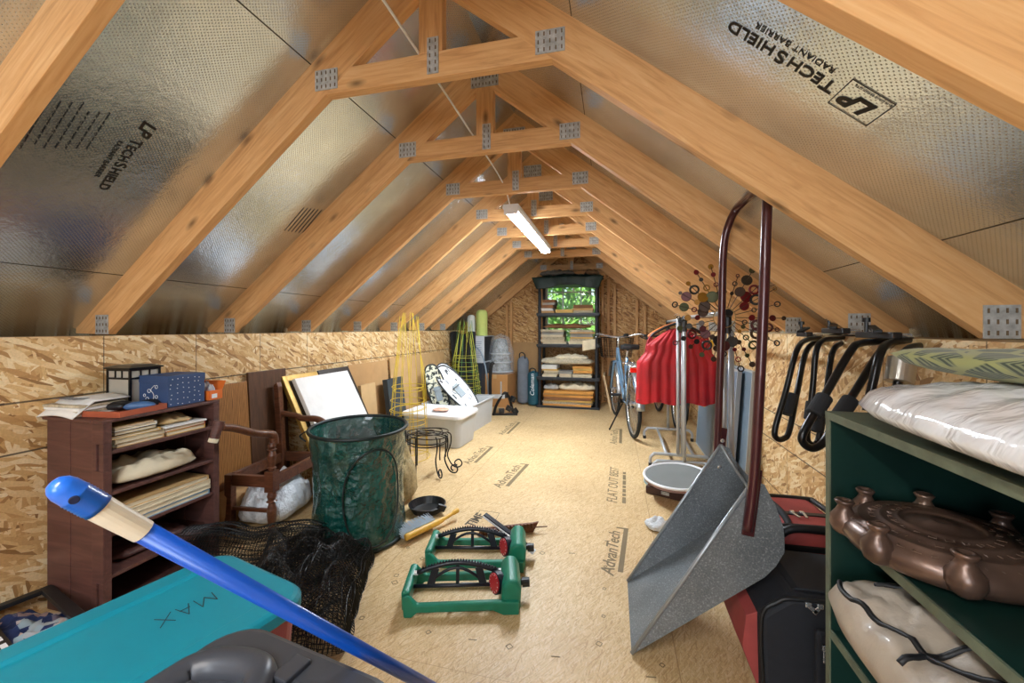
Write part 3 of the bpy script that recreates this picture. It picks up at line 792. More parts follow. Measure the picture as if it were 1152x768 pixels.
# --- black garden netting
net_m = M('black netting', (14, 15, 17), .45, var=.2)
def crumple_net(name, label, loc, rz, f, nu, nv, th):
    b = MB(); b.grid(nu, nv, f); o = b.build(name, net_m); o.location = loc; o.rotation_euler = (0, 0, rz)
    q = o.modifiers.new('w', 'WIREFRAME'); q.thickness = th; q.use_replace = True; q.use_even_offset = False
    tag(o, label, 'netting', 'black garden netting'); return o
def roll(u, v):
    a = v*2*PI*2.4; r = .045+.04*v+.010*MN.noise(Vector((u*5, v*5, 1)))
    return Vector(((u-.5)*.60, r*1.15*math.cos(a), .10+r*math.sin(a)*.95+.03*MN.noise(Vector((u*3, 7, 2)))))
crumple_net('garden_netting', 'rolled black plastic netting lying in front of the crate and chair', (-1.60, 1.52, .015), R(16), roll, 44, 46, .0034)
def layer(k, q):
    def f(u, v):
        x = (u-.5)*.44; y = (v-.5)*.60
        e = max(0, 1-(2*u-1)**4)**.5*max(0, 1-(2*v-1)**4)**.5
        n1 = MN.noise(Vector((u*4+k, v*4, 3))); n2 = MN.noise(Vector((u*4, v*4+k, 9)))
        return Vector((x+.035*n1, y+.035*n2, .010+q*e*(1+.7*MN.noise(Vector((u*5, v*5, 4+k*2.7))))))
    return f
b = MB()
for k, q in enumerate((.19, .14, .09, .045)): b.grid(34, 44, layer(k, q))
o = b.build('garden_netting', net_m); o.location = (-1.20, 1.37, .004); o.rotation_euler = (0, 0, R(24))
q = o.modifiers.new('w', 'WIREFRAME'); q.thickness = .0034; q.use_replace = True; q.use_even_offset = False
tag(o, 'crumpled heap of black plastic netting in front of the green hamper', 'netting', 'black garden netting')
# --- pop-up garden hamper
HX, HY, HR, HH = -1.315, 1.90, .245, .575
hm = NT('green crinkled poly'); hv = hm.tc.outputs['Object']
hf = hm.noise(hv, 7, 3); hm.set(Base_Color=hm.ramp(hm.noise(hv, 3.0, 3), [(.3, lin((10, 60, 54))), (.7, lin((20, 92, 84)))]), Roughness=.12, Coat_Weight=.8, Alpha=.96)
vc = hm.n.new('ShaderNodeTexVoronoi'); vc.inputs['Scale'].default_value = 15; hm.link(hm.mapping(hv, (1, 1, .55), (.3, .2, 0)), vc.inputs['Vector'])
hm.bump(hm.math('ADD', hm.math('MULTIPLY', vc.outputs['Distance'], 1.0), hm.noise(hv, 30, 4)), .9, .03); hm = hm.m
trimm = M('dark seam tape', (18, 34, 34), .5)
Hm = thing('garden_hamper', 'round green pop-up garden hamper standing open behind the netting', 'hamper', (HX, HY, 0), R(-10))
b = MB(); NU, NV = 150, 64
def side(u, v):
    a = u*2*PI; z = .012+v*(HH-.012)
    r = HR*(.965+.02*math.cos(v*PI*2)-.035*math.sin(v*PI))+(.012*MN.noise(Vector((math.cos(a)*4, math.sin(a)*4, z*8)))+.011*(abs(MN.noise(Vector((math.cos(a)*5+2, math.sin(a)*5, z*17))))-.25)+.005*(abs(MN.noise(Vector((math.cos(a)*11+2, math.sin(a)*11, z*34))))-.25))*math.sin(v*PI)**.5
    return Vector((r*math.cos(a), r*math.sin(a), z))
b.grid(NU, NV, side, True); b.build('side_wall', hm, Hm, smooth=True)
b = MB(); b.lathe([(HR*.93, .004), (HR*.93, .010), (.001, .010)], n=48); b.build('hamper_floor', hm, Hm)
b = MB(); b.ring((0, 0, HH), (.02, -.02, 1), HR, .009, 56, 8); b.build('rim_hoop', trimm, Hm, smooth=True)
b = MB(); b.ring((0, 0, .014), (0, 0, 1), HR*.965, .011, 56, 8); b.build('base_hoop', trimm, Hm, smooth=True)
# oval door seam facing the aisle
b = MB(); pts = []
for k in range(40):
    t_ = 2*PI*k/40; a = R(-28)+.62*math.cos(t_); z = .275+.235*math.sin(t_)
    r = HR*(.965-.035*math.sin(z/HH*PI)+.02*math.cos(z/HH*2*PI))+.012
    pts.append((r*math.cos(a), r*math.sin(a), z))
b.tube(pts, .0045, 6, True); b.build('door_seam', trimm, Hm, smooth=True)
b = MB(); b.tube(smooth_path([(-HR*.75, -HR*.7, HH-.002), (-HR*.9, -HR*.75, HH-.03), (-HR*.8, -HR*.68, HH-.06)], 4), .004, 6); b.build('carry_loop', trimm, Hm, smooth=True)
# --- near left corner: teal tote, grey tote, patterned textile
teal = M('teal lid plastic', (10, 136, 156), .35, var=.05, scale=5, bump=.06, bscale=60)
rose = M('rose tote plastic', (176, 84, 92), .4, var=.08)
def tote(name, label, loc, rz, L, W, H_, lidm, bodym, ridge, deep=.0, cat='storage tote', group=None):
    """lidded storage tote; local x across, y along; loc is the floor point at its middle"""
    t = thing(name, label, cat, loc, rz, group)
    def rr(w, l, r, z, n=6):
        out = []
        for cx, cy, a0 in ((w/2-r, l/2-r, 0), (-w/2+r, l/2-r, PI/2), (-w/2+r, -l/2+r, PI), (w/2-r, -l/2+r, 1.5*PI)):
            for k in range(n+1): a = a0+PI/2*k/n; out.append(Vector((cx+r*math.cos(a), cy+r*math.sin(a), z)))
        return out
    def loft(b, rings, capb=True, capt=True):
        V = [[b.bm.verts.new(p) for p in r] for r in rings]; n = len(V[0])
        for A, B in zip(V, V[1:]):
            for k in range(n): b.bm.faces.new((A[k], A[(k+1) % n], B[(k+1) % n], B[k]))
        if capb: b.bm.faces.new(V[0][::-1])
        if capt: b.bm.faces.new(V[-1])
    b = MB(); loft(b, [rr(W-.09, L-.09, .05, 0), rr(W-.08, L-.08, .05, .01), rr(W-.035, L-.035, .055, H_-.06), rr(W-.03, L-.03, .055, H_-.035)]); b.build('tote_body', bodym, t, smooth=False, bevel=.004)
    b = MB(); loft(b, [rr(W-.012, L-.012, .07, H_-.042), rr(W, L, .07, H_-.036), rr(W, L, .07, H_-.012), rr(W-.012, L-.012, .07, H_-.003), rr(W-.03, L-.03, .062, H_), rr(W-.13, L-.13, .03, H_), rr(W-.145, L-.145, .025, H_-.008), rr(W-.15, L-.15, .024, H_-.008)], True, True)
    b.build('tote_lid', lidm, t, smooth=False, bevel=.003)
    return t
TT = tote('storage_tote', 'storage tote with flat teal lid and rose body in the near left corner', (-1.05, .59, 0), R(-13.5), .74, .42, .42, teal, rose, 1)
TT_inv = TT
bpy.context.view_layer.update()
def on_lid(t, px, py, z): return fl(px, py, z)
# handwritten word, reading from the far side
b = MB(); c0 = fl(238, 663, .42); c1 = fl(172, 694, .42); ax = (c1-c0).normalized(); upv = Vector((0, 0, 1)).cross(ax); Lw = (c1-c0).length; ch_ = Lw*.36
def stroke(p): b.tube([c0+ax*(q[0]*Lw)+upv*(q[1]*ch_*1.6)+Vector((0, 0, -.0072)) for q in p], .0011, 4)
stroke([(0, 0), (.03, .62)]); stroke([(.03, .62), (.16, .1)]); stroke([(.16, .1), (.30, .66)]); stroke([(.30, .66), (.33, 0)])
stroke([(.42, 0), (.54, .68)]); stroke([(.54, .68), (.64, 0)]); stroke([(.44, .25), (.62, .25)])
stroke([(.72, 0), (1.0, .66)]); stroke([(.98, 0), (.76, .66)])
o = b.build('handwriting', ink); o.parent = TT; o.matrix_parent_inverse = TT.matrix_world.inverted()
greyl = M('charcoal lid plastic', (62, 64, 70), .38, var=.08, scale=6, bump=.08, bscale=50)
GT = tote('storage_tote', 'charcoal grey lidded tote with raised lid ridges at the bottom edge of the view', (-.555, .312, 0), R(-9), .62, .41, .53, greyl, M('charcoal tote body', (44, 46, 52), .45), 1)
gz = .521
for (pts_, r_) in ((([(-.168, -.25, gz+.004), (-.168, .13, gz+.004), (-.150, .205, gz+.006), (-.09, .232, gz+.008), (-.045, .23, gz+.008), (-.022, .20, gz+.003), (-.020, .18, gz-.002)]), .025), (([(.012, .18, gz-.002), (.03, .198, gz+.002), (.08, .212, gz+.005), (.135, .205, gz+.005), (.165, .16, gz+.004), (.17, .1, gz+.004), (.17, -.25, gz+.004)]), .024)):
    b = MB(); b.tube(smooth_path(pts_, 6), r_, 14); b.build('lid_ridge', greyl, GT, smooth=True)
b = MB(); b.box((-.004, .255, .532), (.035, .05, .012)); b.build('lid_latch', greyl, GT, bevel=.003)
for k in range(3):
    b = MB(); b.box((-.09+.09*k, -.02, .526), (.05, .34, .008)); b.build('lid_panel', greyl, GT, bevel=.004)
# blue broom handle leaning across
P0 = Vector((-.563, .292, .94)); P1 = Vector((-.384, .749, .388)); dv = (P1-P0).normalized(); PE = P1+dv*((P1.z-.0)/-dv.z)
BR = thing('broom', 'blue broom handle with white collar leaning across the near left corner', 'broom', (PE.x, PE.y, 0))
o_ = -Vector((PE.x, PE.y, 0))
blue_m = M('blue painted tube', (4, 72, 168), .32, var=.05, coat=.1)
b = MB(); b.cyl(P0+dv*.10+o_, PE-dv*.08+o_, .0115, n=20); b.build('handle_tube', blue_m, BR, smooth=True)
b = MB(); b.cyl(P0+dv*.048+o_, P0+dv*.106+o_, .0135, .0125, 20); b.build('collar', M('ivory collar', (232, 222, 200), .4, var=.03), BR, label='ivory white collar')
b = MB(); prof = [(.0, -.002), (.007, .0), (.0115, .005), (.0135, .012), (.0138, .022)]
for k in range(7): prof += [(.0146, .024+k*.0035), (.0136, .0255+k*.0035)]
prof += [(.0142, .05)]
b.lathe(prof, P0+o_, 24, dv); b.build('end_cap', M('bright blue cap', (26, 104, 214), .3, var=.05, coat=.3), BR, smooth=True)
nrm_ = (Vector((0, 0, EYE))-P0+Vector((.0, .0, -.28))); nrm_ = (nrm_-dv*nrm_.dot(dv)).normalized(); hc = P0+dv*.023+o_+nrm_*.0139
b = MB(); b.lathe([(.0042, -.0025), (.0044, .0008), (.0036, .0012), (.0001, .0010)], hc, 20, nrm_)
b.bm.transform(Matrix.Translation(hc) @ Matrix.Identity(4) @ Matrix.Translation(-hc)); b.build('hang_hole', M('hole dark blue', (8, 22, 60), .6, var=0), BR, label='dark hanging hole')
brm = M('yellow bristle', (206, 176, 44), .7, var=.2)
b = MB(); b.box((0, .03, .055), (.26, .045, .03)); b.build('broom_head', blue_m, BR, bevel=.006)
b = MB()
for i in range(42):
    for j in range(5): b.cyl((-.122+i*.006, .014+j*.008, .045), (-.125+i*.0061, .010+j*.010, .0), .0019, .0013, 4)
o = b.build('bristles', brm, BR); o['kind'] = 'stuff'
# patterned textile and a thin black frame on the floor behind the teal tote
b = MB()
b.pillow((0, 0, 0), (.36, .30, .08), 26, 6, .25, 14, 9, flat=.5); tx = NT('patterned blue textile'); ck = tx.n.new('ShaderNodeTexVoronoi'); ck.inputs['Scale'].default_value = 26; tx.link(tx.tc.outputs['Object'], ck.inputs['Vector']); sc_ = tx.n.new('ShaderNodeSeparateColor'); tx.link(ck.outputs['Color'], sc_.inputs[0]); tx.set(Base_Color=tx.ramp(sc_.outputs[0], [(.0, lin((24, 40, 84))), (.5, lin((40, 60, 110))), (.62, lin((206, 176, 160))), (.85, lin((150, 170, 180)))]), Roughness=.8); txm = tx.m
o = b.build('folded_textile', txm, smooth=True); o.location = (-1.95, .90, .0); o.rotation_euler = (0, 0, .15); tag(o, 'folded blue and pink patterned textile on the floor behind the teal tote', 'textile')
FR = thing('border_strip', 'thin black frame with white dashes lying on the patterned textile', 'strip frame', (-1.945, .955, .083), R(-14))
b = MB(); b.lohi((-.22, -.10, 0), (.22, -.065, .016)); b.lohi((-.22, .065, 0), (.22, .10, .016)); b.lohi((-.22, -.065, 0), (-.19, .065, .016)); b.lohi((.19, -.065, 0), (.22, .065, .016)); b.build('frame_bars', black_pl, FR, bevel=.002)
b = MB()
for k in range(7): b.box((-.17+.055*k, -.082, .0166), (.03, .014, .001))
b.build('white_dashes', white_pl, FR)
# ================================================================ CENTRE FLOOR
green_pl = M('green sprinkler plastic', (20, 126, 100), .38, var=.12, scale=18)
navy_pl = M('dark navy plastic', (24, 30, 42), .35, var=.1)
redd = M('red dial', (190, 44, 56), .45, var=.1)
def make_sprinkler(label, loc, rz):
    t = thing('lawn_sprinkler', label, 'sprinkler', loc, rz, 'oscillating sprinklers')
    # base: sled-like loop frame with a tall housing on the right
    L, D = .44, .19
    for y in (0.0, D):
        b = MB(); b.prism([(.0, .0), (.03, .0), (.05, .018), (L-.10, .018), (L-.06, .0), (L, .0), (L, .05), (L-.08, .052), (.05, .048), (.012, .085), (-.008, .08)], y-.012, y+.012); b.build('base_runner', green_pl, t, bevel=.006)
    b = MB(); b.prism([(-.01, .02), (.016, .02), (.022, .09), (.0, .098), (-.012, .09)], 0, D); b.build('end_bow', green_pl, t, bevel=.008)
    b = MB(); b.prism([(L-.075, .0), (L+.005, .0), (L+.01, .09), (L-.005, .12), (L-.04, .125), (L-.065, .10)], .0, D); b.build('motor_housing', green_pl, t, bevel=.014, seg=3)
    b = MB(); b.cyl((.0, D/2, .055), (L-.07, D/2, .055), .008, n=10); b.build('axle', navy_pl, t, smooth=True)
    # spray bar arc with nozzles, leaning
    pts = [(.03+.33*k/14, D/2+.015, .10+.038*math.sin(PI*k/14)) for k in range(15)]
    b = MB(); b.tube(pts, .0095, 10); b.build('spray_arc', navy_pl, t, smooth=True)
    b = MB()
    for k in range(1, 14):
        for q in (0, .5):
            kk = k+q; x = .03+.33*kk/14; z = .10+.038*math.sin(PI*kk/14); b.cyl((x, D/2+.015, z+.006), (x, D/2+.012, z+.016), .0042, .003, 6)
    b.build('nozzle_row', navy_pl, t)
    for x in (.03, .36):
        b = MB(); b.cyl((x-.012 if x < .1 else x-.004, D/2+.015, .10), (x+.004 if x < .1 else x+.012, D/2+.015, .10), .0095, n=10); b.build('white_tip', white_pl, t, label='white tip plug')
    for x, z in ((.085, .118), (.195, .135), (.30, .12)):
        b = MB(); b.bar((x, D/2, .055), (x+(.0 if x == .195 else (.02 if x < .1 else -.02)), D/2+.015, z), .014 if x == .195 else .03, .010, up=(0, 1, 0)); b.build('support_strut', navy_pl, t, bevel=.002)
    b = MB(); b.tube([(.09+.2*k/8, D/2+.008, .072+.05*math.sin(PI*k/8)) for k in range(9)], .006, 8); b.build('inner_arc', navy_pl, t, smooth=True)
    da = R(30); dn = Vector((-math.cos(da), -math.sin(da), .12)).normalized(); dc = Vector((L-.072, D/2-.012, .072))
    b = MB(); b.cyl(dc, dc+dn*.026, .042, n=26); b.build('dial_back', navy_pl, t)
    b = MB(); b.cyl(dc+dn*.0255, dc+dn*.031, .036, n=26); b.build('red_dial', redd, t, label='red dial')
    du = Vector((0, 0, 1)).cross(dn).normalized(); dw = dn.cross(du)
    b = MB()
    for k in range(12):
        a = 2*PI*k/12; q = dc+dn*.0312+(du*math.cos(a)+dw*math.sin(a))*.028; b.bar(q, q+(du*math.cos(a)+dw*math.sin(a))*.006, .002, .0012, up=dn)
    b.build('dial_marks', white_pl, t)
    b = MB(); b.cyl((L+.0, D/2, .06), (L+.03, D/2, .06), .011, n=12); b.cyl((L+.018, D/2, .06), (L+.048, D/2, .06), .019, .017, 12); b.build('hose_coupling', black_pl, t)
    return t
make_sprinkler('green oscillating lawn sprinkler with red dial, nearer of the two on the floor', (-.775, 1.40, .0), R(16.5))
make_sprinkler('green oscillating lawn sprinkler with red dial, farther and partly behind the other', (-.82, 1.69, .0), R(13))
# grey-white lath across the far sprinkler and a copper coil thing behind
LA = thing('plastic_strip', 'white and black plastic strip propped on the far sprinkler', 'strip', (-.50, 1.93, .09), R(-8)); LA.rotation_euler = (0, R(24), R(-12))
b = MB(); b.lohi((-.15, -.02, 0), (.15, .02, .006)); b.build('strip_face', white_pl, LA, bevel=.002); b = MB(); b.lohi((-.15, -.013, .006), (.13, .013, .012)); b.build('dark_insert', navy_pl, LA)
CO = thing('copper_brush', 'copper-brown ridged bar lying behind the farther sprinkler', 'brush', (-.55, 2.10, 0), R(22))
cop = M('rusty copper', (104, 60, 38), .45, .4, var=.3, scale=30)
b = MB(); b.prism([(-.16, 0), (.14, 0), (.17, .055), (.14, .05), (-.14, .04)], -.006, .006); b.build('back_plate', cop, CO, bevel=.002)
b = MB()
for k in range(16): b.cyl((-.14+.018*k, -.02, .012+.0014*k), (-.14+.018*k, -.02, .036+.0014*k), .007, n=8)
b.build('ridges', cop, CO)
b = MB(); b.cyl((.14, -.01, .03), (.215, -.012, .03), .003, n=6); b.build('tang', cop, CO)
# hand brush
HB = thing('hand_brush', 'yellow handled hand brush with pale blue bristles beside the green hamper', 'brush', (-.97, 2.02, 0), R(64))
yw = M('yellow varnished wood', (226, 176, 70), .4, var=.12, scale=12)
b = MB(); b.tube(smooth_path([(-.16, -.018, .035), (-.05, -.018, .037), (.04, -.016, .036), (.08, -.012, .036), (.16, -.012, .045), (.20, -.012, .05)], 5), [.017]*12+[.015]*4+[.011]*5+[.014]*5, 10); b.build('handle', yw, HB, smooth=True)
rd = random.Random(5); b = MB()
for i in range(30):
    for j in range(7):
        x = -.155+i*.0068; z = .02+.005*j
        b.cyl((x, .0, z), (x+rd.uniform(-.008, .004), .075+rd.uniform(-.01, .01), z*1.5-.012+rd.uniform(-.006, .006)), .0024, .0016, 4)
o = b.build('bristles', M('pale blue bristle', (196, 210, 222), .6, var=.15), HB); o['kind'] = 'stuff'
# black round tray
TR = thing('black_tray', 'round black plastic saucer with a split rim beside the hamper foot', 'saucer', (-1.09, 2.25, 0))
b = MB(); b.lathe([(.085, .0), (.088, .004), (.108, .042), (.112, .044), (.106, .046), (.084, .007), (.001, .006)], n=30); b.build('saucer_body', black_pl, TR, smooth=False)
b = MB(); b.box((.105, -.03, .04), (.05, .01, .04), (.3, .4, .5)); b.build('rim_tab', black_pl, TR)
# plant stand: nested wire rings with scrolled legs
wire = M('black wrought wire', (18, 18, 20), .4, .3, var=.1)
PS = thing('plant_stand', 'nested black wire plant stands with scrolled feet on the floor by the totes', 'plant stand', (-1.39, 2.88, 0), R(20))
for k, (rr_, z) in enumerate(((.155, .30), (.145, .275), (.16, .25), (.15, .225), (.10, .30), (.06, .30))):
    b = MB(); b.ring((0.01*math.sin(k*2), 0.01*math.cos(k*2), z), (.06*math.sin(k), .06*math.cos(k), 1), rr_, .0042, 36, 6); b.build('hoop', wire, PS, smooth=True)
for k, ad in enumerate((-62, -28, 4, 130, 185, 240, -45, -10, 205)):
    a = R(ad); ca, sa = math.cos(a), math.sin(a)
    prof = [(.15, .29), (.175, .27), (.175, .2), (.15, .12), (.17, .06), (.205, .02), (.245, .018), (.262, .045), (.24, .075), (.21, .062), (.208, .04), (.225, .03)]
    if 2 < k < 6: prof = [(.15, .29), (.15, .2), (.148, .1), (.15, .005)]
    if k > 5: prof = [(.14, .27), (.14, .2), (.138, .15), (.14, .11)]
    b = MB(); b.tube(smooth_path([(r*ca, r*sa, z) for r, z in prof], 5), .0055, 6); b.build('scroll_leg' if k < 3 else 'leg', wire, PS, smooth=True)
# tomato cages, legs up
def cage(name, label, loc, h, r0, r1, rings, nleg, m, rz=0, group='tomato cages', jit=.01, seed=0, wr=.0026):
    rd = random.Random(seed)
    t = thing(name, label, 'tomato cage', loc, rz, group)
    for k in range(nleg):
        a = 2*PI*k/nleg+rd.uniform(-.12, .12)
        b = MB(); b.tube([(r0*math.cos(a), r0*math.sin(a), .003), (.5*(r0+r1)*math.cos(a)+rd.uniform(-jit, jit), .5*(r0+r1)*math.sin(a), h*.55), (r1*math.cos(a)+rd.uniform(-jit, jit), r1*math.sin(a)+rd.uniform(-jit, jit), h)], wr, 6); b.build('leg', m, t, smooth=True)
    for i, q in enumerate(rings):
        rr_ = r0+(r1-r0)*q+.002; b = MB(); b.ring((0, 0, .005+h*q), (rd.uniform(-.06, .06), rd.uniform(-.06, .06), 1), rr_, wr, 30, 6); b.build('ring', m, t, smooth=True)
    return t
yel = M('yellow coated wire', (222, 190, 52), .4, var=.05); ygr = M('yellow green wire', (206, 206, 72), .4, var=.05); grn = M('green coated wire', (96, 150, 84), .4, var=.05)
cage('tomato_cage', 'yellow wire tomato cage upturned behind the green hamper', (-1.70, 3.14, 0), 1.20, .185, .075, (0, .16, .27, .34, .40, .5), 7, yel, seed=1, jit=.03)
cage('tomato_cage', 'yellow wire tomato cage nested inside the one behind the hamper', (-1.695, 3.135, .05), 1.18, .165, .06, (0, .2, .31, .44), 6, yel, rz=.4, seed=2, jit=.03)
cc = fl(513, 463); cc.x = max(cc.x, -1.88)
cage('tomato_cage', 'outer yellow-green tomato cage of the nest in front of the printed carton', (cc.x, cc.y, 0), 1.12, .25, .085, (0, .1, .2, .28, .36, .44, .54, .66), 8, ygr, seed=3, jit=.03)
cage('tomato_cage', 'green tomato cage nested in the middle by the printed carton', (cc.x, cc.y, .06), 1.14, .22, .085, (0, .12, .22, .32, .42, .52), 7, grn, rz=.3, seed=4, jit=.03)
cage('tomato_cage', 'inner yellow-green tomato cage of the nest by the printed carton', (cc.x, cc.y, .12), 1.06, .20, .06, (0, .1, .2, .3, .4, .55), 7, ygr, rz=.7, seed=5, jit=.03)
# beige net sack behind the hamper
b = MB(); b.pillow((0, 0, 0), (.26, .26, .30), 22, 2.6, .2, 12, 4, flat=.2); o = b.build('mesh_sack', M('beige mesh', (186, 164, 118), .8, var=.3, scale=60, alpha=.75, bump=.8, bscale=60), smooth=True); o.location = (-1.36, 2.36, 0); tag(o, 'beige mesh sack squeezed between the hamper and the plant stand', 'sack')
# translucent totes
clearp = M('milky tote plastic', (226, 230, 232), .35, var=.04, trans=.25, alpha=.92); lidw = M('white lid plastic', (238, 240, 243), .35, var=.02)
tote('storage_tote', 'milky clear tote with white lid behind the wire plant stand', (-1.63, 3.66, 0), R(86), .64, .45, .31, lidw, clearp, 1)
OT = thing('open_tote', 'milky clear open tote behind the lidded one, holding snowshoes', 'storage tote', (-1.68, 4.30, 0), R(-4))
w, d, h = .52, .62, .29
b = MB(); e = .006
b.lohi((-w/2, -d/2, 0), (w/2, d/2, e))
for s in (-1, 1): b.prism([(s*w/2, e), (s*(w/2-e), e), (s*(w/2+.02-e), h), (s*(w/2+.02), h)], -d/2, d/2, 'y'); b.prism([(s*d/2, e), (s*(d/2-e), e), (s*(d/2+.02-e), h), (s*(d/2+.02), h)], -w/2+e, w/2-e, 'x')
b.build('tote_shell', clearp, OT)
b = MB(); b.tube([(w/2+.025, d/2+.025, h), (-w/2-.025, d/2+.025, h), (-w/2-.025, -d/2-.025, h), (w/2+.025, -d/2-.025, h)], .009, 8, True); b.build('tote_rim', clearp, OT)
blob('orange_packet', 'small clear and orange packet lying on the white tote lid', 'packet', (-1.60, 3.60, .312), (.16, .12, .02), M('orange clear film', (236, 176, 150), .3, var=.35, scale=22), .3, 5, 3, .3)
def snowshoe(label, loc, rot, L, W, m, marks=True):
    t = thing('snowshoe', label, 'snowshoe', loc, 0, 'snowshoes in the open tote'); t.rotation_euler = rot
    def outline(n=26, k=1.0):
        out = []
        for i in range(n):
            a = 2*PI*i/n; x = math.cos(a); y = math.sin(a)
            wd = W/2*(1-.25*max(0, -x))*k
            out.append((L/2*(abs(x)**.8)*(1 if x > 0 else -1)*k, wd*(abs(y)**.75)*(1 if y > 0 else -1)))
        return out
    b = MB(); b.prism(outline(), -.006, .006, 'z'); b.build('deck', m, t)
    b = MB(); b.tube([(x, y, 0) for x, y in outline(30)], .010, 8, True); b.build('edge_rail', black_pl, t, smooth=True)
    rd = random.Random(len(label))
    for i in range(14):
        x = rd.uniform(-L*.38, L*.40); y = rd.choice((-1, 1))*rd.uniform(.12, .36)*W
        b = MB(); b.box((x, y, .0075), (rd.uniform(.02, .07), rd.uniform(.006, .018), .002), (0, 0, rd.uniform(-.3, .3))); b.build('slot', navy_pl, t)
    b = MB(); b.box((-.02, 0, .014), (.16, .07, .012)); b.tube(smooth_path([(.03, -.045, .01), (.03, -.03, .05), (.03, .03, .05), (.03, .045, .01)], 4), .006, 6); b.build('binding', M('grey binding', (150, 162, 168), .5), t, bevel=.003)
    return t
wdeck = M('white deck', (228, 232, 234), .4, var=.05); cmn = NT('mottled deck'); cmn.set(Base_Color=cmn.ramp(cmn.noise(cmn.tc.outputs['Object'], 24, 3), [(.40, lin((34, 40, 40))), (.46, lin((120, 128, 110))), (.50, lin((222, 224, 206))), (.62, lin((214, 210, 176)))]), Roughness=.5); camo = cmn.m
def orient(ax, face, roll=0):
    x = Vector(ax).normalized(); z = Vector(face); z = (z-x*z.dot(x)).normalized(); y = z.cross(x)
    return Matrix((x, y, z)).transposed().to_euler()
snowshoe('large white snowshoe leaning out of the open tote to the right', (-1.67, 4.20, .425), orient((-.60, .0, .60), (.45, -.75, .5)), .66, .24, wdeck)
snowshoe('white snowshoe just behind the large one in the open tote', (-1.74, 4.34, .43), orient((-.56, .0, .64), (.45, -.75, .5)), .66, .22, wdeck)
snowshoe('mottled snowshoe standing at the left of the open tote', (-1.87, 4.12, .40), orient((-.28, .0, .85), (.4, -.8, .3)), .62, .20, camo)
snowshoe('second mottled snowshoe beside the white ones in the open tote', (-1.80, 4.26, .39), orient((-.32, .05, .85), (.4, -.8, .3)), .60, .20, camo)
# ================================================================ RIGHT SIDE
# --- snow scoop: lip on the floor, back raised, U handle standing up between the rafters
gv = NT('speckled grey steel'); nz = gv.noise(gv.tc.outputs['Object'], 210, 2, .5); n2 = gv.noise(gv.tc.outputs['Object'], 6, 4)
cl_ = gv.mix(.5, gv.ramp(nz, [(.35, lin((92, 98, 102))), (.60, lin((124, 130, 134))), (.72, lin((190, 194, 196)))]), gv.ramp(n2, [(.3, lin((96, 102, 106))), (.7, lin((134, 140, 144)))]))
gv.set(Base_Color=cl_, Roughness=.42, Metallic=.35); gv = gv.m
SC = thing('snow_scoop', 'grey speckled metal snow scoop with tall maroon tube handle standing on its lip', 'snow scoop', (.06, 1.62, 0))
YN, YFa = 1.42-1.62, 1.82-1.62
ox = .06
lip = (0.0, .004); tip = (.428-ox, .623); bk = (.512-ox, .452); bb_ = (.483-ox, .335)
def sidepoly():
    return [lip, tip, (tip[0]+.030, tip[1]-.012), (tip[0]+.058, tip[1]-.07), (bk[0]-.004, bk[1]+.035), bk, (bk[0], bk[1]-.045), (bb_[0]+.005, bb_[1]+.025), (bb_[0]-.025, bb_[1]-.012)]
for nm, y0, lb in (('side_panel', YN, None), ('side_panel', YFa, None)):
    b = MB(); b.prism(sidepoly(), y0-.0015, y0+.0015, 'y'); b.build(nm, gv, SC)
# pan and rounded back
pp = [lip, (.18, .148), (bb_[0]-.025, bb_[1]-.012), (bb_[0]+.005, bb_[1]+.025), (bk[0], bk[1]-.045), bk, (bk[0]-.004, bk[1]+.035), (tip[0]+.058, tip[1]-.07)]
b = MB()
for a_, c_ in zip(pp, pp[1:]):
    A = [(a_[0], YN, a_[1]), (a_[0], YFa, a_[1]), (c_[0], YFa, c_[1]), (c_[0], YN, c_[1])]
    b.bm.faces.new([b.bm.verts.new(v) for v in A])
bmesh.ops.remove_doubles(b.bm, verts=b.bm.verts, dist=1e-5)
b.build('pan', gv, SC, solid=.003)
edge = M('rolled steel edge', (158, 164, 168), .35, .5, var=.1)
for y in (YN, YFa):
    b = MB(); b.tube([(lip[0], y, lip[1]+.004), (tip[0], y, tip[1])], .0065, 8); b.build('rolled_edge', edge, SC, smooth=True)
b = MB(); b.tube(smooth_path([(tip[0], YN, tip[1]), (tip[0]+.03, YN+.02, tip[1]-.06), (tip[0]+.07, YN+.10, tip[1]-.13), (tip[0]+.078, 0, tip[1]-.15), (tip[0]+.07, YFa-.10, tip[1]-.13), (tip[0]+.03, YFa-.02, tip[1]-.06), (tip[0], YFa, tip[1])], 5), .0065, 8); b.build('back_rim', edge, SC, smooth=True)
mar = M('maroon painted tube', (74, 34, 38), .28, .2, var=.12, scale=14, coat=.3)
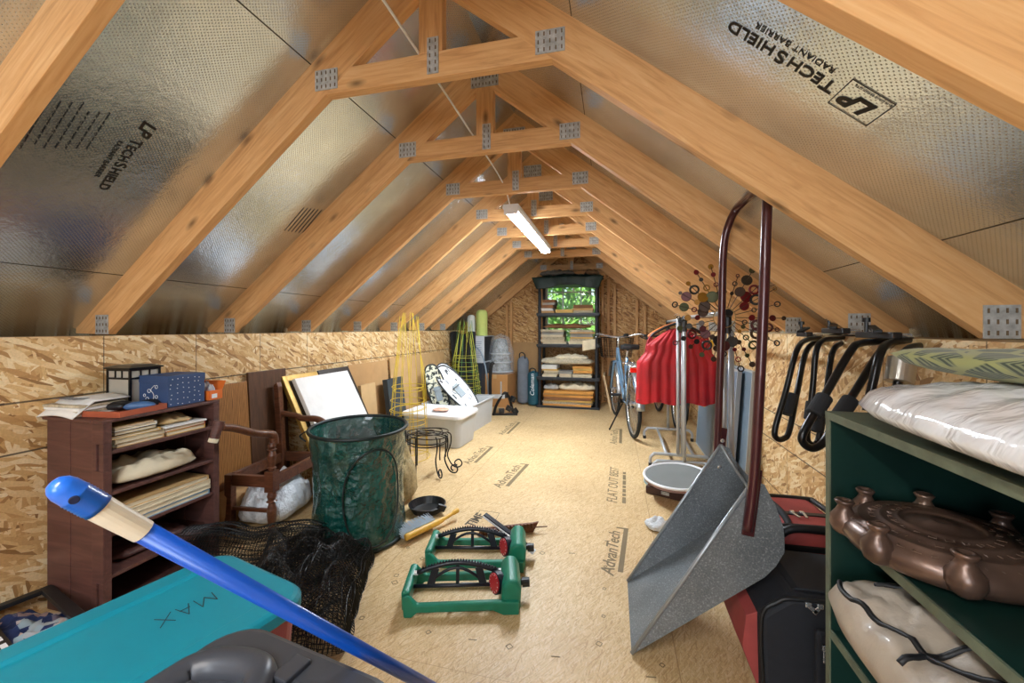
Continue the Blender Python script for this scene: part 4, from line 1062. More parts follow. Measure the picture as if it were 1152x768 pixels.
# handle: two bars joined by a crossbar at the top
hp = [(.405-ox, YN-.016, .47), (.425-ox, YN-.016, .65), (.447-ox, YN-.012, 1.05), (.462-ox, YN-.005, 1.42), (.470-ox, YN+.012, 1.53), (.478-ox, YN+.055, 1.575)]
hq = [(.415-ox, YFa+.016, .50), (.420-ox, YFa+.016, .65), (.432-ox, YFa+.014, 1.05), (.440-ox, YFa+.008, 1.42), (.458-ox, YFa-.010, 1.53), (.474-ox, YFa-.055, 1.575)]
b = MB(); b.tube(smooth_path(hp, 5)+smooth_path(hq[::-1], 5), .0148, 14); b.build('handle', mar, SC, smooth=True)
for y, x0, z0 in ((YN-.005, .41-ox, .47), (YFa+.005, .415-ox, .50)):
    s = -1 if y < 0 else 1
    b = MB(); b.bar((x0-.002, y+s*.004, z0-.02), (x0+.022, y+s*.004, z0+.19), .036, .008, up=(0, 1, 0)); b.build('handle_strap', mar, SC, bevel=.003)
    for q in (.03, .14):
        b = MB(); b.lathe([(.0075, 0), (.0075, .003), (.004, .006), (.0, .006)], (x0+.004+q*.1, y+s*.008, z0+q), 12, (0, s, 0)); b.build('bolt', chrome, SC)
        b = MB(); b.lathe([(.0085, 0), (.0085, .003), (.0045, .006), (.0, .006)], (x0+.004+q*.1, y-s*.007, z0+q), 12, (0, -s, 0)); b.build('bolt', chrome, SC)
# --- suitcase with red ends
blk = M('black ballistic nylon', (26, 29, 36), .75, var=.15, scale=30, bump=.25, bscale=300, dist=.002)
redn = M('dusty red nylon', (158, 66, 62), .75, var=.12, scale=14, bump=.2, bscale=260, dist=.002)
zipm = M('zip black', (16, 17, 20), .5)
SU = thing('suitcase', 'black and red soft suitcase lying in front of the green bookcase', 'suitcase', (.64, 1.50, 0))
xl, xr, yn, yf = -.24, .24, -.14, .14
b = MB(); b.prism([(xl+.03, 0), (xr, 0), (xr, .31), (xl+.11, .31), (xl+.05, .265), (xl+.025, .24)], yn, yf, 'y'); b.build('case_body', blk, SU, bevel=.02, seg=3)
b = MB(); b.prism([(xl+.026, .01), (xl+.032, .01), (xl+.027, .235), (xl-.005, .22), (xl-.015, .12)], yn+.02, yf-.01, 'y'); b.build('red_end', redn, SU, bevel=.006, label='dusty red end panel')
b = MB(); b.prism([(xl+.122, .3105), (xr-.02, .3105), (xr-.03, .32), (xl+.14, .32)], yn+.03, yf-.02, 'y'); b.build('top_panel', blk, SU, bevel=.005)
b = MB(); b.tube(smooth_path([(xl+.035, yn-.002, .02), (xl+.03, yn-.002, .23), (xl+.07, yn-.002, .285), (xl+.14, yn-.002, .305), (xr-.01, yn-.002, .305)], 5), .006, 8); b.build('piping', zipm, SU, smooth=True)
b = MB(); b.box((.06, yn-.008, .12), (.27, .022, .22)); b.build('front_pocket', blk, SU, bevel=.012, seg=3)
b = MB(); b.tube([(-.06, yn-.0205, .195), (.185, yn-.0205, .185)], .0035, 6); b.build('pocket_zip', zipm, SU)
def pull(par, c, L=.05, tilt=.0):
    b = MB(); c = Vector(c)
    b.box(c+Vector((0, -.004, -.006)), (.016, .006, .014)); b.box(c+Vector((L*.45*math.sin(tilt), -.005, -L*.55)), (.012, .003, L), (0, -tilt, 0)); return b.build('zip_pull', chrome, par, bevel=.0015)
pull(SU, (-.055, yn-.022, .195), .045)
pull(SU, (-.09, yn-.004, .302), .03, .9); pull(SU, (-.06, yn-.004, .302), .03, -.6)
b = MB(); b.box((.13, yn-.022, .11), (.075, .004, .06), (0, .6, 0)); b.build('leather_tag', M('dark leather', (62, 46, 50), .35, var=.1), SU, bevel=.002)
b = MB(); b.tube(smooth_path([(.03, yn-.022, .165), (.06, yn-.03, .14), (.075, yn-.026, .10), (.12, yn-.024, .07)], 5), .008, 8); b.build('strap', zipm, SU, smooth=True)
# --- red duffel behind
DU = thing('duffel_bag', 'red and black duffel bag standing behind the suitcase against the right wall', 'duffel bag', (.74, 1.91, 0), R(3))
b = MB(); b.prism([(-.16, 0), (.14, 0), (.14, .30), (.10, .345), (-.10, .345), (-.155, .28)], -.17, .17, 'y'); b.build('bag_body', redn, DU, bevel=.035, seg=4)
b = MB(); b.tube(smooth_path([(-.150, -.165, .30), (-.10, -.176, .348), (.02, -.178, .352), (.11, -.172, .345), (.145, -.16, .30)], 5), .016, 8); b.build('top_trim', zipm, DU, smooth=True)
b = MB(); b.box((-.0, -.168, .275), (.27, .02, .022)); b.build('zip_band', zipm, DU, bevel=.004)
b = MB(); b.box((-.005, -.03, .3455), (.25, .028, .008)); b.build('top_zip', zipm, DU, bevel=.002)
b = MB(); b.tube(smooth_path([(-.135, -.125, .325), (-.10, -.14, .340), (.09, -.14, .343), (.115, -.10, .345), (.115, .10, .345), (.09, .14, .343), (-.10, .14, .343), (-.125, .10, .338)], 5), .012, 8); b.build('top_piping', zipm, DU, smooth=True)
b = MB(); b.tube(smooth_path([(-.10, .16, .33), (-.085, .08, .352), (-.08, -.06, .352), (-.09, -.15, .33)], 5), .013, 8); b.build('side_strap', blk, DU, smooth=True)
for q in (-.035, .0):
    b = MB(); b.box((q, -.055, .353), (.010, .05, .004), (0, 0, .25 if q else -.15)); b.box((q, -.03, .353), (.016, .014, .007)); b.build('zip_pull', chrome, DU, bevel=.001)
b = MB(); b.tube(smooth_path([(-.12, -.172, .19), (-.06, -.19, .215), (.02, -.19, .215), (.10, -.185, .20), (.14, -.17, .17)], 5), .017, 8); b.build('carry_strap', blk, DU, smooth=True)
b = MB(); b.pillow((0, -.18, .02), (.25, .14, .155), 18, 4, .3, 12, 3, flat=.5); b.build('front_pouch', redn, DU, smooth=True)
b = MB(); b.tube(smooth_path([(-.12, -.245, .06), (-.05, -.26, .10), (.03, -.255, .085), (.10, -.25, .05)], 5), .014, 8); b.build('lower_strap', blk, DU, smooth=True)
# --- green bookcase against the right wall
gdark = M('dark green paint', (16, 46, 40), .38, var=.12, scale=6); gedge = M('worn olive edge', (96, 104, 84), .6, var=.25, scale=20)
BX0, BX1, BY0, BY1 = .50, .915, .22, 1.135
BK = thing('green_bookcase', 'dark green painted bookcase with olive edges against the right wall', 'bookcase', ((BX0+BX1)/2, (BY0+BY1)/2, 0)); bw, bd = BX1-BX0, BY1-BY0
TOPZ, MIDZ, LOWZ = .90, .657, .385
for s in (-1, 1):
    b = MB(); y = s*(bd/2-.009); b.lohi((-bw/2+.001, y-.009, 0), (bw/2, y+.009, TOPZ-.018)); o = b.build('side_panel', gdark, BK)
    b = MB(); b.lohi((-bw/2-.002, y-.009, 0), (-bw/2+.001, y+.009, TOPZ-.018)); b.build('side_edge', gedge, BK)
b = MB(); b.lohi((-bw/2+.004, -bd/2, TOPZ-.018), (bw/2, bd/2+.002, TOPZ)); b.build('top_board', M('worn green top', (66, 82, 66), .5, var=.3, scale=14), BK)
b = MB(); b.lohi((-bw/2-.002, -bd/2, TOPZ-.018), (-bw/2+.004, bd/2+.002, TOPZ)); b.build('top_edge', gedge, BK)
for z in (MIDZ, LOWZ, .08):
    b = MB(); b.lohi((-bw/2+.004, -bd/2+.018, z-.018), (bw/2-.008, bd/2-.018, z)); b.build('shelf', gdark, BK)
    b = MB(); b.lohi((-bw/2-.001, -bd/2+.018, z-.018), (-bw/2+.004, bd/2-.018, z)); b.build('shelf_edge', gedge, BK)
b = MB(); b.lohi((bw/2-.008, -bd/2+.018, .08), (bw/2, bd/2-.018, TOPZ-.018)); b.build('back_panel', gdark, BK)
# white wrapped cushion on top
wr = NT('white wrap film'); wv_ = wr.tc.outputs['Object']
wr.set(Base_Color=wr.ramp(wr.noise(wv_, 5, 4), [(.3, lin((214, 216, 218))), (.7, lin((240, 241, 243)))]), Roughness=.2, Coat_Weight=.6)
wm = wr.mapping(wv_, (9, 22, 12), (0, 0, .5)); wr.bump(wr.math('ADD', wr.noise(wm, 1.0, 3, .5, .8), wr.math('MULTIPLY', wr.noise(wv_, 16, 3), .8)), .55, .016); wr = wr.m
b = MB(); b.pillow((0, 0, 0), (.52, .90, .115), 48, 3.6, .08, 8, 2, flat=.42); o = b.build('wrapped_cushion', wr, smooth=True); o.location = (.70, .60, TOPZ+.001); tag(o, 'long cushion in white plastic wrap lying on the green bookcase', 'cushion')
# leaf-patterned folded fabric on it
lf = NT('leaf print fabric'); lv = lf.tc.outputs['Object']
vo = lf.n.new('ShaderNodeTexVoronoi'); vo.inputs['Scale'].default_value = 1.0; lf.link(lf.mapping(lv, (26, 13, 13), (0, 0, .7)), vo.inputs['Vector'])
wvv = lf.n.new('ShaderNodeTexWave'); wvv.inputs['Scale'].default_value = 40; wvv.inputs['Distortion'].default_value = 2; lf.link(lf.mapping(lv, (1, 1, 1), (0, 0, -.5)), wvv.inputs['Vector'])
vo.feature = 'DISTANCE_TO_EDGE'
leafm = lf.ramp(vo.outputs['Distance'], [(.0, (0, 0, 0)), (.07, (0, 0, 0)), (.10, (1, 1, 1))])
inner = lf.ramp(wvv.outputs['Fac'], [(.3, lin((58, 66, 44))), (.5, lin((74, 84, 56))), (.62, lin((122, 126, 88)))])
lf.set(Base_Color=lf.mix(leafm, lin((152, 152, 92)), inner), Roughness=.85, Sheen_Weight=.2); lf = lf.m
b = MB(); b.pillow((0, 0, 0), (.30, .82, .062), 30, 9, .06, 8, 6, flat=.7); o = b.build('folded_fabric', lf, smooth=True); o.location = (.735, .665, TOPZ+.103); o.rotation_euler = (0, R(0), R(4)); tag(o, 'folded olive leaf-print fabric lying on the white wrapped cushion', 'fabric')
# copper-brown fire bowl lying upside down with stubby feet
cb = NT('aged copper glaze'); cvn = cb.noise(cb.tc.outputs['Object'], 9, 4)
cb.set(Base_Color=cb.ramp(cvn, [(.3, lin((74, 56, 48))), (.6, lin((116, 90, 76))), (.8, lin((146, 122, 100)))]), Roughness=.34, Metallic=.45, Coat_Weight=.15); cb.bump(cb.noise(cb.tc.outputs['Object'], 60, 3), .12, .004); cb = cb.m
FB = thing('fire_bowl', 'round copper-brown stoneware disc with carved rings and bulbous feet on the middle shelf', 'stoneware disc', (.605, .945, MIDZ+.001))
RB = .143
b = MB(); b.lathe([(RB*.80, .0), (RB*.98, .010), (RB*1.05, .026), (RB*1.02, .042), (RB*.93, .054), (RB*.86, .060), (RB*.85, .063), (RB*.81, .060), (RB*.62, .065), (RB*.61, .068), (RB*.58, .065), (RB*.44, .068), (RB*.425, .072), (RB*.40, .068), (RB*.37, .066), (RB*.30, .070), (RB*.12, .073), (RB*.11, .076), (RB*.06, .074), (.001, .074)], n=72); b.build('disc_body', cb, FB, smooth=True)
for k in range(8):
    a = R(158)+2*PI*k/8; cxx, cyy = RB*1.0*math.cos(a), RB*1.0*math.sin(a)
    b = MB(); b.lathe([(.008, .008), (.020, .016), (.026, .030), (.025, .046), (.015, .060), (.0115, .068), (.015, .074), (.0175, .078), (.015, .081), (.010, .081), (.009, .076), (.001, .075)], (cxx, cyy, .0), 24); b.build('foot', cb, FB, smooth=True)
b = MB(); rd = random.Random(11)
for rr_, n_ in ((RB*.51, 22), (RB*.70, 32), (RB*.92, 40)):
    for k in range(n_):
        a = 2*PI*k/n_; zz = .0675 if rr_ < RB*.6 else .0635
        c = Vector((rr_*math.cos(a), rr_*math.sin(a), zz)); h = .006*rd.uniform(.6, 1.0); zz = zz if rr_ < RB*.9 else .0555; c.z = zz
        t_ = Vector((-math.sin(a), math.cos(a), 0)); r_ = Vector((math.cos(a), math.sin(a), 0))
        g = [c-t_*h-r_*h, c-t_*h+r_*h, c+t_*h+r_*h*rd.choice((0, 1)), c+t_*h*.8-r_*h]
        b.tube(g[:rd.choice((2, 3, 4))], .0008, 4)
b.build('carved_glyphs', M('worn carving', (120, 96, 80), .45, .4, var=.1), FB)
# beige bag with black piping on the lower shelf
bg_ = NT('beige nylon in film'); bg_.set(Base_Color=bg_.ramp(bg_.noise(bg_.tc.outputs['Object'], 5, 3), [(.3, lin((150, 136, 120))), (.7, lin((188, 174, 156)))]), Roughness=.45, Coat_Weight=.12); bg_.bump(bg_.noise(bg_.tc.outputs['Object'], 16, 4), .5, .015); bg_ = bg_.m
BE = thing('beige_bag', 'beige fabric bag with black piping in clear film on the lower shelf', 'bag', (.66, .665, LOWZ+.001))
from mathutils.bvhtree import BVHTree
b = MB(); b.pillow((0, 0, 0), (.41, .86, .20), 48, 9, .10, 8, 5, flat=.55); bvh = BVHTree.FromBMesh(b.bm); b.build('bag_body', bg_, BE, smooth=True)
def on_bag(x, y):
    h = bvh.ray_cast(Vector((x, y, 1)), Vector((0, 0, -1)))
    return (x, y, (h[0].z if h[0] else .1)+.001)
for pth in ([(-.165, .40), (-.185, .34), (-.17, .25), (-.14, .15), (-.10, .06)], [(-.19, .16), (-.12, .17), (-.04, .14), (.04, .16), (.12, .13), (.19, .14)], [(-.12, .36), (-.06, .33), (.02, .34), (.1, .31), (.17, .33)]):
    q_ = smooth_path([(x, y, 0) for x, y in pth], 10); b = MB(); b.tube([on_bag(p.x, p.y) for p in q_], .0055, 8); b.build('piping', zipm, BE, smooth=True)
blob('teal_cloth', 'rumpled teal cloth at the right edge on the middle shelf', 'cloth', (.60, .50, MIDZ+.001), (.17, .2, .12), M('teal fleece', (92, 150, 136), .9, var=.12, sheen=.3), .3, 9, 3, .3, .4, n=26)
# --- tubular bike carrier frames hanging on the right wall
foam = M('black foam sleeve', (40, 42, 46), .85, var=.1)
def loopobj(label, limbs, sleeves, r):
    pts0 = [pd(*q) for q in limbs[0]]
    base = Vector((pts0[0].x, pts0[0].y, pts0[0].z))
    t = thing('hanging_tube_rack', label, 'tube rack', base, 0, 'black tube racks hanging on the right wall')
    for l in limbs:
        b = MB(); b.tube(smooth_path([pd(*q)-base for q in l], 6), r, 12); b.build('tube_loop', black_mt, t, smooth=True)
    for (x0, y0, d0, x1, y1, d1) in sleeves:
        a = pd(x0, y0, d0)-base; c = pd(x1, y1, d1)-base
        b = MB(); b.cyl(a, c, r*2.0, n=20); b.build('foam_sleeve', foam, t, bevel=.003)
    return t, base
t1, b1 = loopobj('black tube loop with one foam sleeve hanging leftmost on the right wall', [[(946, 374, 1.92), (930, 380, 1.88), (908, 382, 1.80), (896, 395, 1.74), (884, 440, 1.72), (872, 482, 1.70), (874, 493, 1.70), (882, 493, 1.71), (888, 484, 1.72), (897, 440, 1.76), (906, 398, 1.82), (918, 384, 1.88), (938, 379, 1.95)]], [(891, 443, 1.74, 884, 466, 1.72)], .0115)
t2, b2 = loopobj('slim black tube loop with narrow foam sleeve second along the right wall', [[(966, 376, 1.70), (945, 380, 1.66), (926, 383, 1.60), (918, 396, 1.56), (914, 440, 1.55), (908, 488, 1.53), (912, 499, 1.53), (918, 499, 1.54), (922, 488, 1.55), (930, 440, 1.58), (936, 398, 1.62), (946, 386, 1.68), (962, 381, 1.74)]], [(914, 452, 1.55, 911, 472, 1.54), (922, 470, 1.56, 919, 486, 1.55)], .0105)
t3, b3 = loopobj('large black tube loop with two thick foam sleeves hanging above the green bookcase', [[(1012, 378, 1.42), (990, 384, 1.38), (968, 386, 1.32), (956, 396, 1.29), (926, 448, 1.26), (904, 486, 1.24), (904, 498, 1.24), (914, 504, 1.24), (926, 498, 1.24), (938, 478, 1.25), (962, 440, 1.28), (990, 396, 1.33), (1004, 386, 1.38), (1022, 382, 1.44)], [(975, 462, 1.21), (982, 430, 1.21), (990, 398, 1.22), (1000, 386, 1.25), (1024, 382, 1.30)]], [(928, 446, 1.265, 915, 466, 1.25), (957, 449, 1.275, 944, 468, 1.26)], .0115)
t4, b4 = loopobj('short black tube with a silver sleeve hanging nearest the folded fabric', [[(1062, 386, 1.34), (1044, 388, 1.28), (1026, 391, 1.23), (1016, 399, 1.20), (1012, 416, 1.19), (1008, 450, 1.18), (1008, 458, 1.18)]], [], .0115)
b = MB(); b.cyl(pd(1015.5, 403, 1.197)-b4, pd(1011, 430, 1.187)-b4, .034, n=26); b.build('silver_sleeve', M('dull tin', (190, 186, 176), .3, .7, var=.1), t4, bevel=.003, label='silver sleeve')
for (px, py, d, w_, lb) in ((930, 376, 1.86, .10, 'black clamp bar holding the leftmost hanging loop'), (966, 372, 1.60, .16, 'black clamp bar over the middle hanging loops'), (1024, 377, 1.34, .20, 'black clamp bar nearest the steel plate on the right wall')):
    c = pd(px, py, d); c.x = min(c.x, XR-.06)
    t = thing('hanging_clamp_bar', lb, 'clamp bar', c, 0, 'clamp bars on the right wall')
    b = MB(); b.box((0, 0, 0), (.03, w_, .022)); b.build('bar', black_pl, t, bevel=.004)
    b = MB(); b.bar((-.03, -w_*.3, .012), (.03, w_*.45, .03), .024, .010); b.build('strap', zipm, t, bevel=.002)
    b = MB(); b.cyl((-.0, w_*.3, .01), (.0, w_*.3, .05), .006, n=8); b.cyl((0, w_*.3, .045), (0, w_*.3, .06), .012, n=10); b.build('wing_bolt', black_pl, t)
    b = MB(); b.cyl((.01, -w_*.3, -.0), (XR-c.x-.001, -w_*.3, -.0), .007, n=8); b.build('wall_hook', chrome, t)
# --- sunburst wall art of wire spokes and coloured discs
SB = thing('hanging_sunburst', 'wire sunburst wall decoration with coloured discs and rings behind the scoop handle', 'wall decoration', pd(815, 357, 1.84))
wirem = M('bronze wire', (70, 54, 40), .4, .6, var=.1)
b = MB(); b.ring((0, 0, 0), (0, 1, 0), .046, .0022, 36, 6); b.build('centre_ring', M('brass ring', (168, 140, 92), .35, .8, var=.1), SB, smooth=True)
pal = [M('disc '+n_, c, .4, .3, var=.2, scale=30) for n_, c in (('black', (28, 24, 22)), ('maroon', (78, 14, 18)), ('olive', (66, 70, 34)), ('ochre', (150, 104, 24)), ('brown', (62, 40, 24)), ('red', (110, 14, 22)), ('dark bronze', (48, 40, 30)))]
rd = random.Random(21)
for k in range(24):
    a = 2*PI*k/24+rd.uniform(-.03, .03); Lr = rd.choice((.165, .195, .22, .24)); ca, sa = math.cos(a), math.sin(a)
    b = MB(); b.tube([(.046*ca, 0, .046*sa), (Lr*ca, rd.uniform(-.006, .006), Lr*sa)], .0018, 5); sp = b.build('spoke', wirem, SB)
    r_ = Lr; first = True
    while r_ > .085:
        big = rd.random() < .38 and .09 < r_ < .19
        s = rd.uniform(.020, .027) if big else rd.uniform(.0085, .0145)
        c = (r_*ca, rd.uniform(-.008, .008), r_*sa); m_ = rd.choice(pal)
        b = MB()
        if rd.random() < .42: b.ring(c, (rd.uniform(-.3, .3), 1, rd.uniform(-.3, .3)), s*.85, s*.24, 18, 6); b.build('disc_ring', m_, sp, smooth=True)
        else: b.lathe([(s*.9, -.0015), (s, 0), (s*.9, .0015)], c, 18, (rd.uniform(-.2, .2), 1, rd.uniform(-.2, .2))); b.build('disc', m_, sp)
        r_ -= s+rd.uniform(.022, .04)
# --- garment racks
def g_rack(label, x, y0, y1, h, rz=0.0, double=True, dx=.22, rails=True):
    t = thing('garment_rack', label, 'garment rack', (x, (y0+y1)/2, 0), rz, 'garment racks'); hl = (y1-y0)/2
    for s in (-1, 1):
        b = MB(); b.tube(smooth_path([(-dx, s*hl, .0), (-dx, s*hl, .07), (-dx+.03, s*hl, .10), (-dx+.06, s*hl, .105), (dx-.06, s*hl, .105), (dx-.03, s*hl, .10), (dx, s*hl, .07), (dx, s*hl, .0)], 4), .0125, 10); b.build('foot_loop', grey_mt, t, smooth=True)
        for q in (-dx, dx):
            b = MB(); b.cyl((q, s*hl, .0), (q, s*hl, .03), .016, n=12); b.build('foot_cap', black_pl, t)
        for o_ in ((-.016, .016) if double and s < 0 else (0,)):
            b = MB(); b.cyl((o_, s*hl, .10), (o_, s*hl, h if o_ <= 0 else h-.09), .0125, n=14); b.build('upright', grey_mt, t, smooth=True)
        b = MB(); b.cyl((0, s*hl-.012*s, h-.02), (0, s*(hl+.02), h-.0), .02, n=12); b.cyl((0, s*hl, h-.10), (0, s*hl, h-.02), .018, n=12); b.build('corner_joint', black_pl, t)
    b = MB(); b.cyl((0, -hl, h), (0, hl, h), .0125, n=14); b.build('top_rail', grey_mt, t, smooth=True)
    for q in ((-.1, .1) if rails else ()):
        b = MB(); b.cyl((q, -hl, .105), (q, hl, .105), .0115, n=10); b.build('base_rail', grey_mt, t, smooth=True)
    return t
g_rack('silver tube garment rack empty of clothes, behind the snow scoop and sunburst', .52, 2.13, 3.22, 1.175, R(1), rails=False)
g_rack('silver tube garment rack hung with red vests',   .515, 3.40, 4.25, 1.165, R(-1))
# hangers and vests
redv = NT('red quilted nylon'); redv.set(Base_Color=redv.ramp(redv.noise(redv.tc.outputs['Object'], 6, 3), [(.3, lin((152, 4, 16))), (.7, lin((192, 10, 26)))]), Roughness=.55, Sheen_Weight=.1); redv.bump(redv.noise(redv.tc.outputs['Object'], 40, 4), .25, .006); redv = redv.m
def hanger(label, x, y, z, m, w=.42, rz=0):
    t = thing('hanging_clothes_hanger', label, 'hanger', (x, y, z), rz, 'hangers on the garment rack')
    b = MB(); b.tube(smooth_path([(0, 0, -.05), (0, 0, -.015), (.012, 0, .0), (.012, 0, .016), (-.003, 0, .026), (-.014, 0, .016)], 5), .0022, 6); b.build('hook', chrome, t, smooth=True)
    for s in (-1, 1):
        b = MB(); b.tube(smooth_path([(0, 0, -.05), (s*w*.2, 0, -.078), (s*w*.42, 0, -.13), (s*w*.5, 0, -.165)], 5), .011, 8); b.build('shoulder_arm', m, t, smooth=True)
    b = MB(); b.cyl((-w*.47, 0, -.152), (w*.47, 0, -.152), .0042, n=8); b.build('trouser_bar', M('dark bar', (60, 56, 54), .4, .3), t)
    return t
orw = M('orange varnished hanger', (214, 112, 44), .4, var=.1); dkw = M('dark hanger', (34, 28, 26), .4, var=.1)
def vest(label, x, y, z, w, h, tilt=0, m=redv, trim=None):
    t = thing('puffer_vest', label, 'vest', (x, y, z), tilt, 'red vests on the garment rack')
    def out(u, v):   # u across 0..1, v bottom..top; returns half width at height
        return None
    def face(s):
        def f(u, v):
            xx = 2*u-1
            hw = w/2*(1.0-.05*v)
            if v > .56: hw = w/2*(.95-.20*min(1, (v-.56)/.12)+.02*math.sin((v-.56)*12)) if v < .80 else w/2*(.75-.42*((v-.80)/.20))
            puff = abs(math.sin(xx*5.0*PI/1.0*.9))**.5
            edge = max(0, 1-abs(xx)**6)**.5
            dth = (.022+.028*puff*(1 if v < .9 else .5))*edge*(1-.35*v)+.03*edge
            zz = -h+v*h+(-.10*h*abs(xx)**1.6*max(0, v-.75)/.25*.6)
            if v > .88 and abs(xx) < .5: zz -= (v-.88)*h*.5*(1-abs(xx)*2) if s < 0 else 0
            return Vector((xx*hw, s*dth+.01*MN.noise(Vector((xx*3, v*4, s))), zz+.012*math.sin(xx*9)*(1-v)))
        return f
    b = MB(); b.grid(62, 30, face(-1)); b.grid(62, 30, face(1)); bmesh.ops.remove_doubles(b.bm, verts=b.bm.verts, dist=.0008); b.build('vest_body', m, t, smooth=True)
    b = MB()
    for s in (-1, 1):
        b.tube(smooth_path([(s*w/2*.93, 0, -h*.44), (s*w/2*.78, -.008, -h*.36), (s*w/2*.73, -.01, -h*.22), (s*w/2*.66, -.008, -h*.12)], 5), .010, 8)
    b.build('armhole_binding', M('dark red binding', (150, 8, 24), .6), t, smooth=True)
    b = MB(); b.tube([(-w/2*.97, -.024, -h+.02), (-w/4, -.052, -h+.016), (0, -.05, -h+.016), (w/4, -.052, -h+.016), (w/2*.97, -.024, -h+.02)], .012, 8); b.build('hem', M('dark red hem', (128, 8, 22), .6), t, smooth=True)
    return t
RY = [3.50, 3.62, 3.74]
hanger('dark hanger nearest on the rail, inside the front red vest', .505, 3.50, 1.19, dkw)
hanger('orange wooden hanger just behind the dark one', .508, 3.62, 1.19, orw, .44)
vest('front red quilted vest on the nearest hanger of the far rack', .505, 3.50, 1.10, .66, .60, R(7))
vest('second red quilted vest just behind the front one', .52, 3.64, 1.09, .62, .58, R(4))
b = MB(); b.pillow((0, 0, 0), (.16, .05, .26), 14, 4, .3, 14, 6, flat=.5); 
YV = thing('safety_vest', 'orange and yellow safety vest hanging at the right behind the red vests', 'vest', (.72, 3.80, 1.06))
b.bm.free(); b = MB(); b.prism([(-.10, -.10), (.06, .0), (.10, -.12), (.10, -.5), (-.16, -.52), (-.14, -.2)], -.02, .02, 'y'); b.build('orange_cloth', M('safety orange', (236, 112, 36), .7, var=.1), YV, bevel=.012)
b = MB(); b.prism([(.02, -.16), (.10, -.06), (.115, -.10), (.04, -.24)], -.026, .026, 'y'); b.prism([(-.16, -.52), (.10, -.50), (.10, -.60), (.04, -.64), (-.12, -.56)], -.024, .024, 'y'); b.build('yellow_trim', M('safety yellow', (238, 204, 40), .7, var=.1), YV, bevel=.006)
# --- round framed disc on a flat brown case under the rack
RD_ = thing('round_tray', 'round grey tray with white rim lying on brown cases under the near rack', 'tray', (.40, 2.80, .118)); RD_.rotation_euler = (R(4), R(-3), 0)
b = MB(); b.lathe([(.19, 0), (.205, .01), (.205, .028), (.001, .028)], n=48); b.build('tray_base', M('rose edge', (150, 120, 116), .5, var=.15), RD_)
b = MB(); b.ring((0, 0, .03), (0, 0, 1), .202, .009, 48, 8); b.build('rim', white_pl, RD_, smooth=True, label='white rim')
b = MB(); b.lathe([(.195, .0275), (.195, .0305), (.001, .0305)], n=48); b.build('tray_face', M('grey tray face', (118, 122, 120), .5, var=.06), RD_)
for i, (z, x, lb) in enumerate(((0, .36, 'lower flat brown case on the floor under the round tray'), (.056, .37, 'upper flat brown case directly under the round tray'))):
    t = thing('flat_case', lb, 'case', (x, 2.86, z), R(-24+6*i), 'flat brown cases')
    b = MB(); b.box((0, 0, .027), (.26, .17, .05)); b.build('case_body', M('brown leather', (70, 42, 32), .5, var=.2), t, bevel=.008); b = MB(); b.box((0, -.086, .032), (.05, .006, .02)); b.build('clasp', galv, t)
blob('crumpled_film', 'small crumpled clear film on the floor left of the snow scoop', 'film', (.235, 2.36, 0), (.12, .12, .05), film, .3, 4, 3, .4, .3, n=20)
BO = thing('water_bottle', 'small pale blue bottle lying by the round tray', 'bottle', (.235, 2.98, 0), R(70))
b = MB(); b.lathe([(.028, 0), (.031, .004), (.031, .12), (.012, .15), (.012, .165), (.001, .165)], (0, 0, .032), 16, (1, 0, 0)); b.build('bottle_body', M('pale blue plastic', (170, 204, 220), .3, var=.1), BO); b = MB(); b.cyl((.165, 0, .032), (.185, 0, .032), .014, n=12); b.build('bottle_cap', white_pl, BO)
# --- blue-grey tabletops leaning on the right wall
pnl = M('blue grey laminate', (104, 120, 134), .45, var=.06, scale=4); pe = M('panel edge strip', (160, 166, 170), .4, var=.05)
for i, (y0, y1, hgt, bx, lb) in enumerate(((2.90, 4.05, .81, .06, 'blue-grey tabletop leaning on the right wall, inner one'), (3.05, 4.20, .80, .11, 'blue-grey tabletop leaning on the right wall, outer one'))):
    t = thing('leaning_tabletop', lb, 'tabletop', (XR-bx-.03, (y0+y1)/2, 0), 0, 'blue-grey tabletops'); t.rotation_euler = (0, math.atan2(bx-.045*i-.01, hgt), 0)
    b = MB(); b.lohi((-.011, -(y1-y0)/2+.01, .01), (.011, (y1-y0)/2-.01, hgt)); b.build('board', pnl, t)
    b = MB(); w_ = (y1-y0)/2
    for s in (-1, 1): b.lohi((-.014, s*w_-.01*(1 if s > 0 else -0)-.0*s, 0), (.014, s*w_+.01*(1 if s < 0 else 0), hgt+.01))
    b.lohi((-.014, -w_+.01, hgt), (.014, w_-.01, hgt+.012)); b.lohi((-.014, -w_+.01, 0), (.014, w_-.01, .01)); b.build('edge_strip', pe, t)
